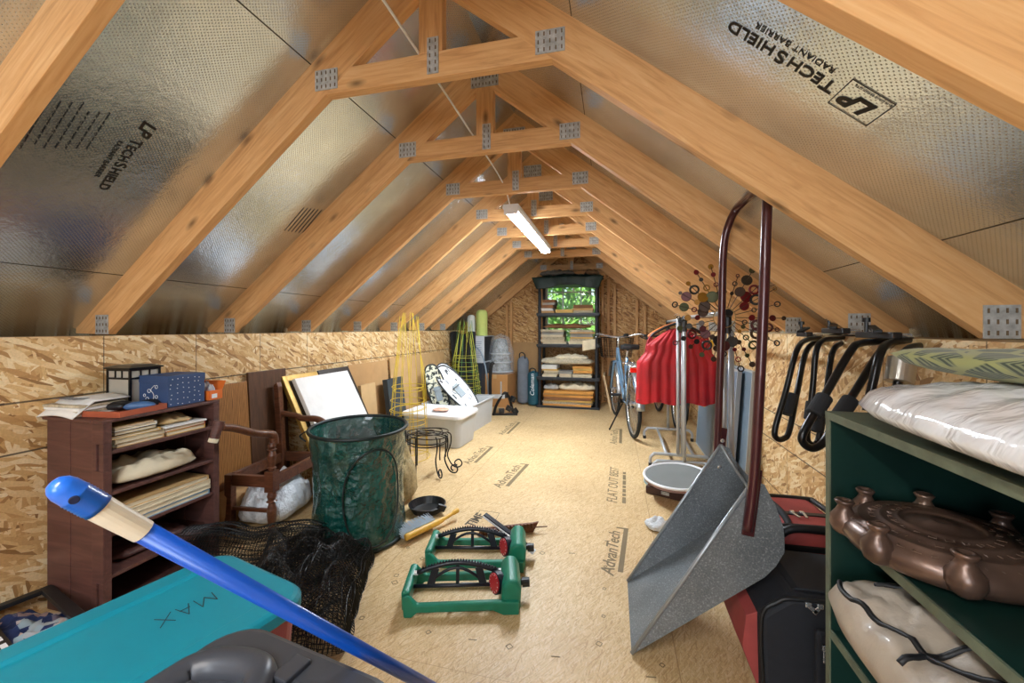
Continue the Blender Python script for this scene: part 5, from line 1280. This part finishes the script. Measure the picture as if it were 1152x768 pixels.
# ================================================================ BACK OF THE ROOM
# --- bicycles
tyre = M('tyre rubber', (30, 31, 32), .8, var=.15)
def bike(label, rear, heading, frame_m, city=True, lean_=0.0):
    t = thing('bicycle', label, 'bicycle', rear, heading, 'bicycles'); t.rotation_euler = (lean_, 0, heading)
    Rw = .335; FX = 1.08
    for nm, x in (('rear_wheel', 0), ('front_wheel', FX)):
        b = MB(); b.ring((x, 0, Rw), (0, 1, 0), Rw-.018, .018, 48, 10); wl = b.build(nm, tyre, t, smooth=True)
        b = MB(); b.ring((x, 0, Rw), (0, 1, 0), Rw-.044, .010, 48, 6); b.build('rim', chrome, wl, smooth=True)
        b = MB(); b.cyl((x, -.035, Rw), (x, .035, Rw), .016, n=12); b.build('hub', chrome, wl)
        b = MB()
        for k in range(28):
            a = 2*PI*k/28; s = .025 if k % 2 else -.025
            b.tube([(x+.014*math.cos(a+.5), s, Rw+.014*math.sin(a+.5)), (x+(Rw-.05)*math.cos(a), 0, Rw+(Rw-.05)*math.sin(a))], .0012, 4, cap=False)
        b.build('spokes', chrome, wl)
    BB = (.44, 0, .29); ST_ = (.30, 0, .78); HT = (.86, 0, .86); HB_ = (.90, 0, .70)
    b = MB()
    if city: b.tube(smooth_path([HB_, (.70, 0, .50), (.55, 0, .40), BB], 6), .019, 10); b.tube(smooth_path([HT, (.66, 0, .64), (.5, 0, .50), (.40, 0, .44)], 6), .015, 10)
    else: b.tube([HB_, BB], .021, 10); b.tube([HT, (.31, 0, .74)], .017, 10)
    b.tube([BB, ST_], .017, 10); b.tube([HT, HB_], .022, 10); b.build('frame', frame_m, t, smooth=True)
    b = MB()
    for s in (-1, 1): b.tube([(0, s*.06, Rw), (.40, s*.022, .30)], .009, 8); b.tube([(0, s*.06, Rw), (.31, s*.02, .70)], .008, 8)
    b.build('rear_stays', frame_m, t, smooth=True)
    b = MB()
    for s in (-1, 1): b.tube(smooth_path([(.905, s*.04, .69), (.95, s*.05, .55), (FX, s*.052, Rw)], 5), .012, 8)
    b.tube([(.905, -.05, .69), (.905, .05, .69)], .014, 8); b.build('fork', frame_m if city else black_mt, t, smooth=True)
    b = MB(); b.tube([(.855, 0, .86), (.835, 0, .99)], .014, 10); b.build('stem', chrome, t, smooth=True)
    b = MB(); pts = [(.62, -.29, .99), (.72, -.29, 1.01), (.80, -.24, 1.03), (.85, -.10, 1.0), (.845, 0, .99), (.85, .10, 1.0), (.80, .24, 1.03), (.72, .29, 1.01), (.62, .29, .99)] if city else [(.80, -.31, 1.0), (.83, -.12, .99), (.84, 0, .98), (.83, .12, .99), (.80, .31, 1.0)]
    b.tube(smooth_path(pts, 5), .0115, 10); hb = b.build('handlebar', chrome if city else black_mt, t, smooth=True)
    for s in (-1, 1):
        b = MB(); b.cyl((.62 if city else .80, s*.29, .99), (.73 if city else .815, s*(.29 if city else .2), 1.01 if city else .995), .017, n=12); b.build('grip', black_pl, hb)
        b = MB(); b.tube(smooth_path([(.79, s*.24, 1.01), (.80, s*.27, .985), (.72, s*.31, .97)], 4), .006, 6); b.build('brake_lever', black_pl, hb, smooth=True)
    b = MB(); b.tube([ST_, (.27, 0, .88)], .013, 10); b.build('seat_post', chrome, t, smooth=True)
    b = MB(); b.prism([(.10, .0), (.11, -.09), (.17, -.10), (.27, -.035), (.42, -.02), (.42, .02), (.27, .035), (.17, .10), (.11, .09)], .875, .93, 'z'); b.build('saddle', black_pl, t, bevel=.018, seg=3)
    b = MB(); b.cyl((.44, -.055, .29), (.44, .055, .29), .022, n=12); b.lathe([(.09, -.003), (.09, .003), (.07, .003)], (.44, -.045, .29), 28, (0, 1, 0)); b.bar((.44, -.07, .29), (.56, -.07, .20), .022, .012); b.bar((.44, .07, .29), (.32, .07, .38), .022, .012); b.build('crankset', black_mt, t)
    for x, y, z in ((.56, -.12, .20), (.32, .12, .38)):
        b = MB(); b.box((x, y, z), (.09, .09, .022)); b.build('pedal', black_pl, t, bevel=.004)
    if city:
        silv = M('silver fender', (190, 194, 198), .28, .8, var=.08)
        for nm, x, a0, a1 in (('rear_fender', 0, R(20), R(180)), ('front_fender', FX, R(20), R(190))):
            b = MB(); n = 26
            def fe(u, v, x=x, a0=a0, a1=a1):
                a = a0+(a1-a0)*u; w_ = (v-.5)*2; r = Rw+.022-.012*w_*w_
                return Vector((x+r*math.cos(a), w_*.038, Rw+r*math.sin(a)))
            b.grid(n, 7, fe); b.build(nm, silv, t, smooth=True, solid=.002)
        b = MB()
        for y in (-.06, -.02, .02, .06): b.tube([(-.22, y, .73), (.26, y, .74)], .005, 6)
        for x in (-.22, .0, .2): b.tube([(x, -.065, .73), (x, .065, .73)], .005, 6)
        for s in (-1, 1): b.tube([(-.16, s*.062, .73), (0, s*.07, Rw)], .005, 6)
        b.build('rear_carrier', chrome, t, smooth=True)
        b = MB(); b.box((-.245, 0, .70), (.02, .15, .045)); b.build('rear_reflector', M('red reflector', (226, 36, 24), .25, var=.05, coat=.5), t, bevel=.006, label='red rear reflector')
        # wire basket on the handlebar
        BM = MB(); n = 9
        x0, x1, y0, y1, z0, z1 = .92, 1.16, -.17, .17, .74, .98
        for k in range(n+1):
            f = k/n; z = z0+(z1-z0)*f; e = .03*f
            BM.tube([(x0, y0-e, z), (x1+e, y0-e, z), (x1+e, y1+e, z), (x0, y1+e, z)], .0022 if k < n else .005, 4, True)
        for k in range(13):
            f = k/12; y = y0+(y1-y0)*f; BM.tube([(x0, y*1.15, z1), (x0, y, z0), (x1, y, z0), (x1+.03, y*1.15, z1)], .0018, 4)
        for k in range(9):
            x = x0+(x1-x0)*k/8
            for s in (-1, 1): BM.tube([(x, s*.17, z0), (x+.02*k/8, s*.20, z1)], .0018, 4)
        BM.build('wire_basket', black_mt, t)
        b = MB(); b.tube([(.40, .03, .27), (.22, .20, .02)], .008, 8); b.build('kickstand', black_mt, t, smooth=True)
        b = MB(); b.lathe([(.03, 0), (.034, .02), (.02, .035), (.001, .035)], (.83, -.09, 1.0), 16); b.build('bell', black_pl, t)
    return t
blu = M('grey blue bicycle paint', (120, 152, 180), .3, .3, var=.08, coat=.3)
r0 = fl(712, 492); f0 = fl(691, 465); hd = math.atan2(f0.y-r0.y, f0.x-r0.x)
bike('grey-blue city bicycle with silver fenders and front wire basket beside the shelf unit', (r0.x, r0.y, 0), hd, blu)
bike('black bicycle mostly hidden behind the red vests', (.67, 4.63, 0), R(95), black_mt, False, R(3))
# --- black plastic shelving with newspapers
SX0, SX1, SY0, SY1 = -1.035, -.185, 5.56, 6.0
SHF = thing('shelf_unit', 'black five-tier plastic shelf unit full of papers in front of the gable window', 'shelf unit', ((SX0+SX1)/2, (SY0+SY1)/2, 0)); sw, sd = SX1-SX0, SY1-SY0
blk_sh = M('black moulded plastic', (24, 28, 34), .45, var=.1)
LV = [.03, .425, .88, 1.31, 1.74]
for z in LV:
    b = MB(); b.lohi((-sw/2, -sd/2, z-.045), (sw/2, sd/2, z-.006)); b.lohi((-sw/2-.006, -sd/2-.006, z-.03), (sw/2+.006, sd/2+.006, z)); b.build('tier', blk_sh, SHF, bevel=.004)
for (x, y) in ((-1, -1), (1, -1), (-1, 1), (1, 1)):
    for z0, z1 in zip(LV, LV[1:]):
        b = MB(); b.lathe([(.026, z0), (.022, z0+.03), (.022, z1-.08), (.028, z1-.045)], (x*(sw/2-.035), y*(sd/2-.035), 0), 14); b.build('post', blk_sh, SHF)
def col_(name): return {'n': news_m, 'c': cream_m, 't': tan_m, 'w': white_paper, 'p': paper_m, 'y': yel_bind, 'b': brownb, 'g': greyp, 'o': orangeb}[name]
brownb = M('brown card box', (132, 88, 54), .8, var=.15); greyp = M('grey paper', (168, 166, 160), .85, var=.15); orangeb = M('amber board', (212, 150, 70), .7, var=.12)
nm_ = {'n': 'grey-brown newspaper sheaf', 'c': 'cream paper sheaf', 't': 'tan card folder', 'w': 'white paper sheaf', 'p': 'yellowed paper sheaf', 'y': 'ochre board', 'b': 'brown card box', 'g': 'grey paper sheaf', 'o': 'amber board'}
ct_ = {'n': 'newspaper', 'c': 'papers', 't': 'folder', 'w': 'papers', 'p': 'papers', 'y': 'board', 'b': 'box', 'g': 'papers', 'o': 'board'}
obn = {'n': 'newspaper_sheaf', 'c': 'paper_sheaf', 't': 'card_folder', 'w': 'paper_sheaf', 'p': 'paper_sheaf', 'y': 'mount_board', 'b': 'card_box', 'g': 'paper_sheaf', 'o': 'mount_board'}
ordn = ['lowest', 'second', 'third', 'fourth', 'fifth', 'sixth', 'seventh']
rd = random.Random(4)
def stack(tier, side, x, w, seq, dname):
    z = LV[tier]+.001
    for i, (k, h) in enumerate(seq):
        pos = 'on top of' if i == len(seq)-1 else ordn[i]+' in'
        lb = f"{nm_[k]} {pos} the {side} stack on the {dname} tier"
        kd = 'sheaf' if k in 'ncwpg' else 'plain'
        slab(obn[k], lb, ct_[k], ((SX0+SX1)/2+x+rd.uniform(-.012, .012), SY0+.17+rd.uniform(-.02, .015), z), (w*rd.uniform(.9, 1.0), .30, h), rd.uniform(-.05, .05), col_(k), 'papers on the black shelf unit', kd)
        z += h+.001
    return z
stack(0, 'wide', 0, .70, [('o', .025), ('n', .03), ('y', .022), ('b', .035), ('o', .03), ('t', .02), ('o', .035)], 'bottom')
stack(0, 'loose right', .08, .02, [], 'bottom')
stack(1, 'left', -.24, .22, [('c', .032), ('n', .03), ('p', .022), ('y', .02), ('w', .055)], 'second')
stack(1, 'middle', -.02, .19, [('p', .045), ('g', .03)], 'second')
stack(1, 'right', .20, .28, [('c', .04), ('n', .02), ('o', .03), ('y', .03), ('o', .025)], 'second')
stack(2, 'left', -.20, .34, [('c', .03), ('p', .03), ('n', .035), ('c', .03), ('g', .04), ('p', .03)], 'middle')
stack(2, 'right', .19, .34, [('c', .04), ('n', .035), ('y', .02), ('g', .045), ('t', .02), ('n', .03)], 'middle')
stack(3, 'left', -.27, .18, [('t', .03), ('w', .035), ('b', .045), ('g', .03), ('b', .04)], 'fourth')
stack(3, 'middle', -.05, .26, [('y', .045)], 'fourth')
stack(3, 'right', .20, .28, [('p', .03), ('t', .03), ('b', .045)], 'fourth')
def onshelf(name, label, cat, x, z, sz, m, seed, rz=0, tilt=None):
    b = MB(); b.pillow((0, 0, 0), sz, 20, 5, .3, 10, seed, flat=.4, tilt=tilt); o = b.build(name, m, smooth=True); o.location = ((SX0+SX1)/2+x, SY0+.16, z); o.rotation_euler = (0, 0, rz); tag(o, label, cat, 'papers on the black shelf unit')
onshelf('brown_paper_roll', 'long brown paper roll across the top of the middle tier papers', 'paper roll', -.02, LV[2]+.215, (.66, .12, .06), brownb, 3)
onshelf('rolled_newspaper', 'cream rolled newspaper bundle lying on top of the bottom tier', 'newspaper', .12, LV[0]+.20, (.52, .18, .10), cream_m, 5)
onshelf('plastic_bundle', 'grey plastic bundle at the left of the bottom tier top', 'bundle', -.24, LV[0]+.20, (.22, .16, .08), greyp, 6)
onshelf('newspaper_fold', 'long drooping newspaper laid across the second tier stacks', 'newspaper', -.03, LV[1]+.165, (.74, .24, .10), news_m, 7)
onshelf('paper_heap', 'pale crumpled paper heap on top of the long newspaper', 'paper', .04, LV[1]+.235, (.46, .18, .07), cream_m, 8)
tarp = M('dark green tarp', (22, 44, 40), .45, var=.2, bump=.5, bscale=14, dist=.02)
TP = thing('tarpaulin', 'dark green tarpaulin draped over the top tier and hanging down its front', 'tarpaulin', ((SX0+SX1)/2, SY0+.18, LV[4]+.001))
b = MB(); b.pillow((0, 0, 0), (.94, .42, .10), 26, 5, .3, 9, 9, flat=.5); b.build('folded_bulk', tarp, TP, smooth=True)
b = MB(); b.grid(34, 10, lambda u, v: Vector(((u-.5)*(.98-.14*v), -.215-.012*math.sin(u*17)-.01*v, .06-v*(.11+.05*abs(2*u-1)**1.5+.02*math.sin(u*9))))); b.build('front_drape', tarp, TP, solid=.004, smooth=True)
onshelf('grey_blanket', 'grey rolled blanket on the top tier at the left', 'blanket', -.16, LV[4]+.09, (.48, .26, .08), M('grey blanket', (116, 112, 106), .9, var=.2, scale=40), 10)
onshelf('small_cushion', 'small brown and blue bundle at the right of the top tier', 'bundle', .32, LV[4]+.09, (.20, .16, .07), M('mixed bundle', (130, 100, 70), .8, var=.5), 12)
b = MB(); b.grid(10, 10, lambda u, v: Vector(((u-.5)*.17, -.004-.012*math.sin(u*6)-.02*(1-v), -v*.14+.03*u))); o = b.build('drooping_newspaper', cream_m, solid=.004, smooth=True); o.location = ((SX0+SX1)/2+.29, SY0-.012, LV[2]+.05); tag(o, 'torn newspaper corner drooping over the right end of the middle tier', 'newspaper', 'papers on the black shelf unit')
# --- printed carton, foam rollers, boxes, wrapped thing
kraft = M('kraft carton', (186, 136, 82), .8, var=.08, scale=5)
def carton(name, label, loc, sz, rz, m, printed=False):
    t = thing(name, label, 'carton', loc, rz); w, d, h = sz
    b = MB(); b.lohi((-w/2, -d/2, 0), (w/2, d/2, h)); b.build('carton_body', m, t, bevel=.003)
    tape = M('packing tape', (196, 160, 110), .3, var=.05)
    b = MB(); b.box((0, 0, h+.0006), (w, .05, .001)); b.box((0, -d/2-.0006, h-.03), (.05, .001, .06)); b.build('tape', tape, t)
    return t
carton('kraft_carton', 'brown cardboard carton on the floor under the film-wrapped cone', (-1.60, 5.66, 0), (.37, .44, .455), R(-2), kraft)
carton('dark_carton', 'dark navy carton standing on the floor under the printed carton', (-1.93, 5.55, 0), (.36, .5, .62), 0, M('navy slate card', (44, 56, 72), .6, var=.1))
PC = carton('printed_carton', 'black and white printed carton carrying two foam rollers', (-1.90, 5.55, .622), (.36, .5, .37), 0, M('printed white card', (206, 210, 216), .5, var=.04))
for c_, z_ in (((-.10, -.2512, .27), (.10, .001, .09)), ((-.09, -.2512, .12), (.11, .001, .10)), ((.1805, 0, .19), (.001, .46, .34))):
    b = MB(); b.box(c_, z_); b.build('black_print', M('print black', (30, 32, 40), .5, var=.1), PC)
b = MB()
for i in range(9): b.box((.08, -.2512, .29-.026*i), (.13*(1-.3*(i % 3 == 2)), .001, .007))
b.build('text_lines', M('print blue grey', (130, 142, 160), .6), PC)
for x, h_, r_, m_, lb in ((-.085, .30, .058, M('white foam', (226, 228, 224), .8, var=.04), 'white foam roller standing on the printed carton'), (.075, .37, .082, M('lime foam', (206, 222, 128), .8, var=.05), 'lime green foam roller standing on the printed carton')):
    t = thing('foam_roller', lb, 'foam roller', (-1.90+x, 5.52, .9925), 0, 'foam rollers')
    b = MB(); b.lathe([(r_*.96, 0), (r_, .01), (r_, h_-.06), (r_*.86, h_-.02), (r_*.5, h_-.003), (.001, h_)], n=26); b.build('roller_body', m_, t, smooth=True); b = MB(); b.cyl((0, 0, h_-.004), (0, 0, h_+.004), r_*.12, n=10); b.build('top_dimple', M('foam core', (150, 150, 130), .9), t)
WR = thing('wrapped_lampshade', 'cone wrapped in clear plastic film on the brown carton', 'wrapped cone', (-1.575, 5.62, .456))
b = MB(); b.lathe([(.155, .02), (.150, .06), (.12, .30), (.09, .48), (.001, .50)], n=32); b.build('shade', M('pale shade', (150, 156, 158), .6, var=.5, scale=18), WR, smooth=True)
b = MB()
for z, r_ in ((.03, .165), (.16, .15), (.28, .136)): b.ring((0, 0, z), (0, 0, 1), r_, .012, 32, 8)
b.build('film_folds', M('film fold', (226, 232, 236), .2, var=.05, alpha=.6), WR, smooth=True)
b = MB()
def flm(u, v):
    a = u*2*PI; z = v*.57; r = (.195 if v < .5 else .195-.11*((v-.5)/.5)**1.5)+.012*MN.noise(Vector((math.cos(a)*3, math.sin(a)*3, z*9)))
    if v > .93: r *= max(.02, 1-(v-.93)/.07)
    return Vector((r*math.cos(a), r*math.sin(a), z))
b.grid(40, 22, flm, True); b.build('film_wrap', M('clear wrap', (232, 236, 240), .12, var=0, alpha=.2, bump=1.0, bscale=20, dist=.02), WR, smooth=True)
# black fabric hung/standing in the left rear corner
b = MB()
def dr(u, v):
    x = (u-.5)*.36; return Vector((x*(1-.25*(1-v))+.02*math.sin(v*3), .03*math.sin(u*14)*(.4+.6*(1-v)), v*1.04+.02*math.sin(u*9)*v))
b.grid(30, 16, dr); o = b.build('black_cover', M('black cover cloth', (26, 30, 34), .75, var=.15), smooth=True, solid=.03); o.location = (-1.97, 5.12, 0); tag(o, 'black fabric cover standing behind the nested cages in the left corner', 'cover')
GP = thing('flat_cardboard', 'large flat tan cardboard standing on the gable wall behind the slim bags', 'cardboard', (-1.24, YB-.075, 0))
b = MB(); b.lohi((-.28, -.01, 0), (.28, .0, .88)); b.build('sheet', card, GP); b = MB(); b.lohi((-.279, -.0115, .44), (.279, -.0100, .444)); b.build('fold_line', M('fold shade', (160, 122, 78), .85), GP)
# slim carry bags
def slim(name, label, x, y, r_, h, m, logo=False):
    t = thing(name, label, 'carry bag', (x, y, 0), R(-6), 'slim folding-chair bags')
    b = MB()
    def f(u, v):
        a = u*2*PI; rr_ = r_*(1 if .06 < v < .9 else (.75+.25*min(v/.06, 1) if v <= .06 else 1-.45*((v-.9)/.1)))*(1+.06*MN.noise(Vector((math.cos(a)*2, math.sin(a)*2, v*6))))
        if v in (0, 1): rr_ *= .02
        return Vector((rr_*math.cos(a), rr_*math.sin(a)*.8, h*v))
    b.grid(24, 26, f, True); b.build('bag_tube', m, t, smooth=True)
    b = MB(); b.tube(smooth_path([(-r_*.5, -r_*.4, h*.95), (-r_*.45, -r_*.5, h*1.04), (0, -r_*.5, h*1.07), (r_*.45, -r_*.5, h*1.03), (r_*.5, -r_*.4, h*.94)], 5), .008, 6); b.build('strap', zipm, t, smooth=True)
    if logo:
        a = t.matrix_world; bpy.context.view_layer.update()
        cu = bpy.data.curves.new('lettering', 'FONT'); cu.body = 'Coleman'; cu.size = .085; cu.extrude = .0006; cu.shear = .2
        o = bpy.data.objects.new('lettering', cu); COL.objects.link(o); cu.materials.append(white_pl); o.parent = t
        mm = Matrix(((0, 1, 0), (0, 0, -1), (-1, 0, 0))).transposed().to_4x4()
        mm = Matrix(((0, -1, 0), (0, 0, -1), (1, 0, 0))).to_4x4(); mm.translation = Vector((.03, -r_*.84, h*.30)); o.matrix_basis = mm
    return t
slim('grey_carry_bag', 'slim grey carry bag standing left of the teal bag', -1.27, 5.74, .085, .70, M('grey bag nylon', (112, 120, 130), .8, var=.15))
slim('teal_carry_bag', 'slim teal carry bag with white lettering leaning beside the shelf unit', -1.10, 5.66, .085, .50, M('teal bag nylon', (22, 78, 92), .7, var=.12), True)
# black bike-trailer hitch rack and grey hose arc
HR_ = thing('hitch_rack', 'black folded bike hitch rack on the floor in front of the brown carton', 'bike rack', (-1.47, 4.93, 0), R(12))
b = MB(); b.bar((-.22, 0, .235), (.14, 0, .235), .05, .05); b.build('mast', grey_mt, HR_, bevel=.004)
b = MB(); b.tube(smooth_path([(-.04, .0, .16), (-.05, .02, .40), (-.035, .03, .62), (.0, .04, .66)], 5), .022, 10); b.build('support_arm', black_mt, HR_, smooth=True)
b = MB(); b.tube(smooth_path([(.0, -.02, .0), (.03, -.02, .12), (.10, -.01, .24), (.15, 0, .28), (.2, .01, .20), (.24, .02, .04)], 5), .018, 10); b.build('folding_arm', black_mt, HR_, smooth=True)
for i, (x, y, z) in enumerate(((.10, -.03, .06), (.19, -.02, .09), (.27, .0, .05), (.15, .02, .25), (.24, .02, .20))):
    b = MB(); b.box((x, y, z), (.07, .05, .06), (.3*i, .5*i, .2)); b.cyl((x, y-.04, z), (x, y+.05, z), .012, n=8); b.build('cradle', black_pl, HR_, bevel=.008)
b = MB(); b.bar((-.02, 0, .012), (.30, 0, .012), .06, .024); b.build('foot_bar', black_mt, HR_, bevel=.004)
b = MB(); b.cyl((.09, .02, .24), (.09, .02, .42), .010, n=8); b.build('pin', grey_mt, HR_)
b = MB(); b.tube(smooth_path([(-.28, 0, .012), (-.26, 0, .45), (-.20, 0, .72), (-.06, 0, .86), (.08, 0, .78), (.16, 0, .50), (.19, 0, .20), (.20, 0, .012)], 7), .011, 10); o = b.build('grey_hoop', M('grey blue pvc', (132, 148, 162), .4, var=.06), smooth=True); o.location = (-1.80, 5.16, 0); tag(o, 'grey pipe hoop arching beside the nested cages', 'hoop')
# pale board leaning behind the bicycle
t = thing('leaning_board', 'pale board leaning between the shelf unit and the city bicycle', 'board', (-.03, 5.72, 0)); t.rotation_euler = (0, R(-11), 0)
b = MB(); b.lohi((-.012, -.22, 0), (.012, .22, .48)); b.build('board', M('pale board', (206, 178, 138), .7, var=.1), t)
# ================================================================ LIGHT, CAMERA, WORLD
def area(name, loc, rot, sx, sy, power, col):
    l = bpy.data.lights.new(name, 'AREA'); l.shape = 'RECTANGLE'; l.size = sx; l.size_y = sy; l.energy = power; l.color = col
    o = bpy.data.objects.new(name, l); COL.objects.link(o); o.location = loc; o.rotation_euler = rot; return o
area('led_glow', (-.69, 3.47, LZ-.04), (0, 0, 0), .10, 1.4, 50, (.78, .89, 1))
area('led_glow', (-.62, -.8, LZ-.04), (0, 0, 0), .10, 1.3, 16, (1, .82, .62))
area('front_window_daylight', (-.625, YF+.03, 1.235), (R(90), 0, 0), 1.15, .9, 40, (.80, .90, 1))
sun = bpy.data.lights.new('sun', 'SUN'); sun.energy = 9.0; sun.angle = R(1); so = bpy.data.objects.new('sun', sun); COL.objects.link(so)
so.rotation_euler = Vector((.55, .75, -.95)).to_track_quat('-Z', 'Y').to_euler()
w = bpy.data.worlds.new('World'); S.world = w; w.use_nodes = True
nt = w.node_tree; bg = nt.nodes['Background']
sk = nt.nodes.new('ShaderNodeTexSky'); sk.sky_type = 'NISHITA'; sk.sun_disc = False; sk.sun_elevation = R(45); sk.sun_rotation = R(200)
nt.links.new(sk.outputs[0], bg.inputs[0]); bg.inputs[1].default_value = .25
cam = bpy.data.cameras.new('camera'); co = bpy.data.objects.new('camera', cam); COL.objects.link(co); S.camera = co
cam.sensor_width = 36; cam.sensor_fit = 'HORIZONTAL'; cam.lens = 36*F/1152; cam.shift_y = -15/1152; cam.clip_start = .02
co.location = (0, 0, EYE); co.rotation_euler = (R(90), 0, TH)
S.view_settings.view_transform = 'Standard'; S.view_settings.look = 'None'; S.view_settings.gamma = 1; S.view_settings.exposure = 0.0
S.view_settings.use_curve_mapping = False
S.cycles.use_denoising = True
S.cycles.max_bounces = 10; S.cycles.diffuse_bounces = 5; S.cycles.glossy_bounces = 5; S.cycles.transparent_max_bounces = 16
S.cycles.sample_clamp_indirect = 6.0

# every piece of lettering becomes a plain mesh object
bpy.context.view_layer.update()
dg = bpy.context.evaluated_depsgraph_get()
for o in [q for q in bpy.data.objects if q.type == 'FONT']:
    me = bpy.data.meshes.new_from_object(o.evaluated_get(dg)); n = bpy.data.objects.new('lettering', me); COL.objects.link(n)
    mw = o.matrix_world.copy(); par = o.parent; nm = o.name; bpy.data.objects.remove(o)
    n.parent = par
    if par: n.matrix_parent_inverse = par.matrix_world.inverted()
    n.matrix_world = mw; n.name = nm
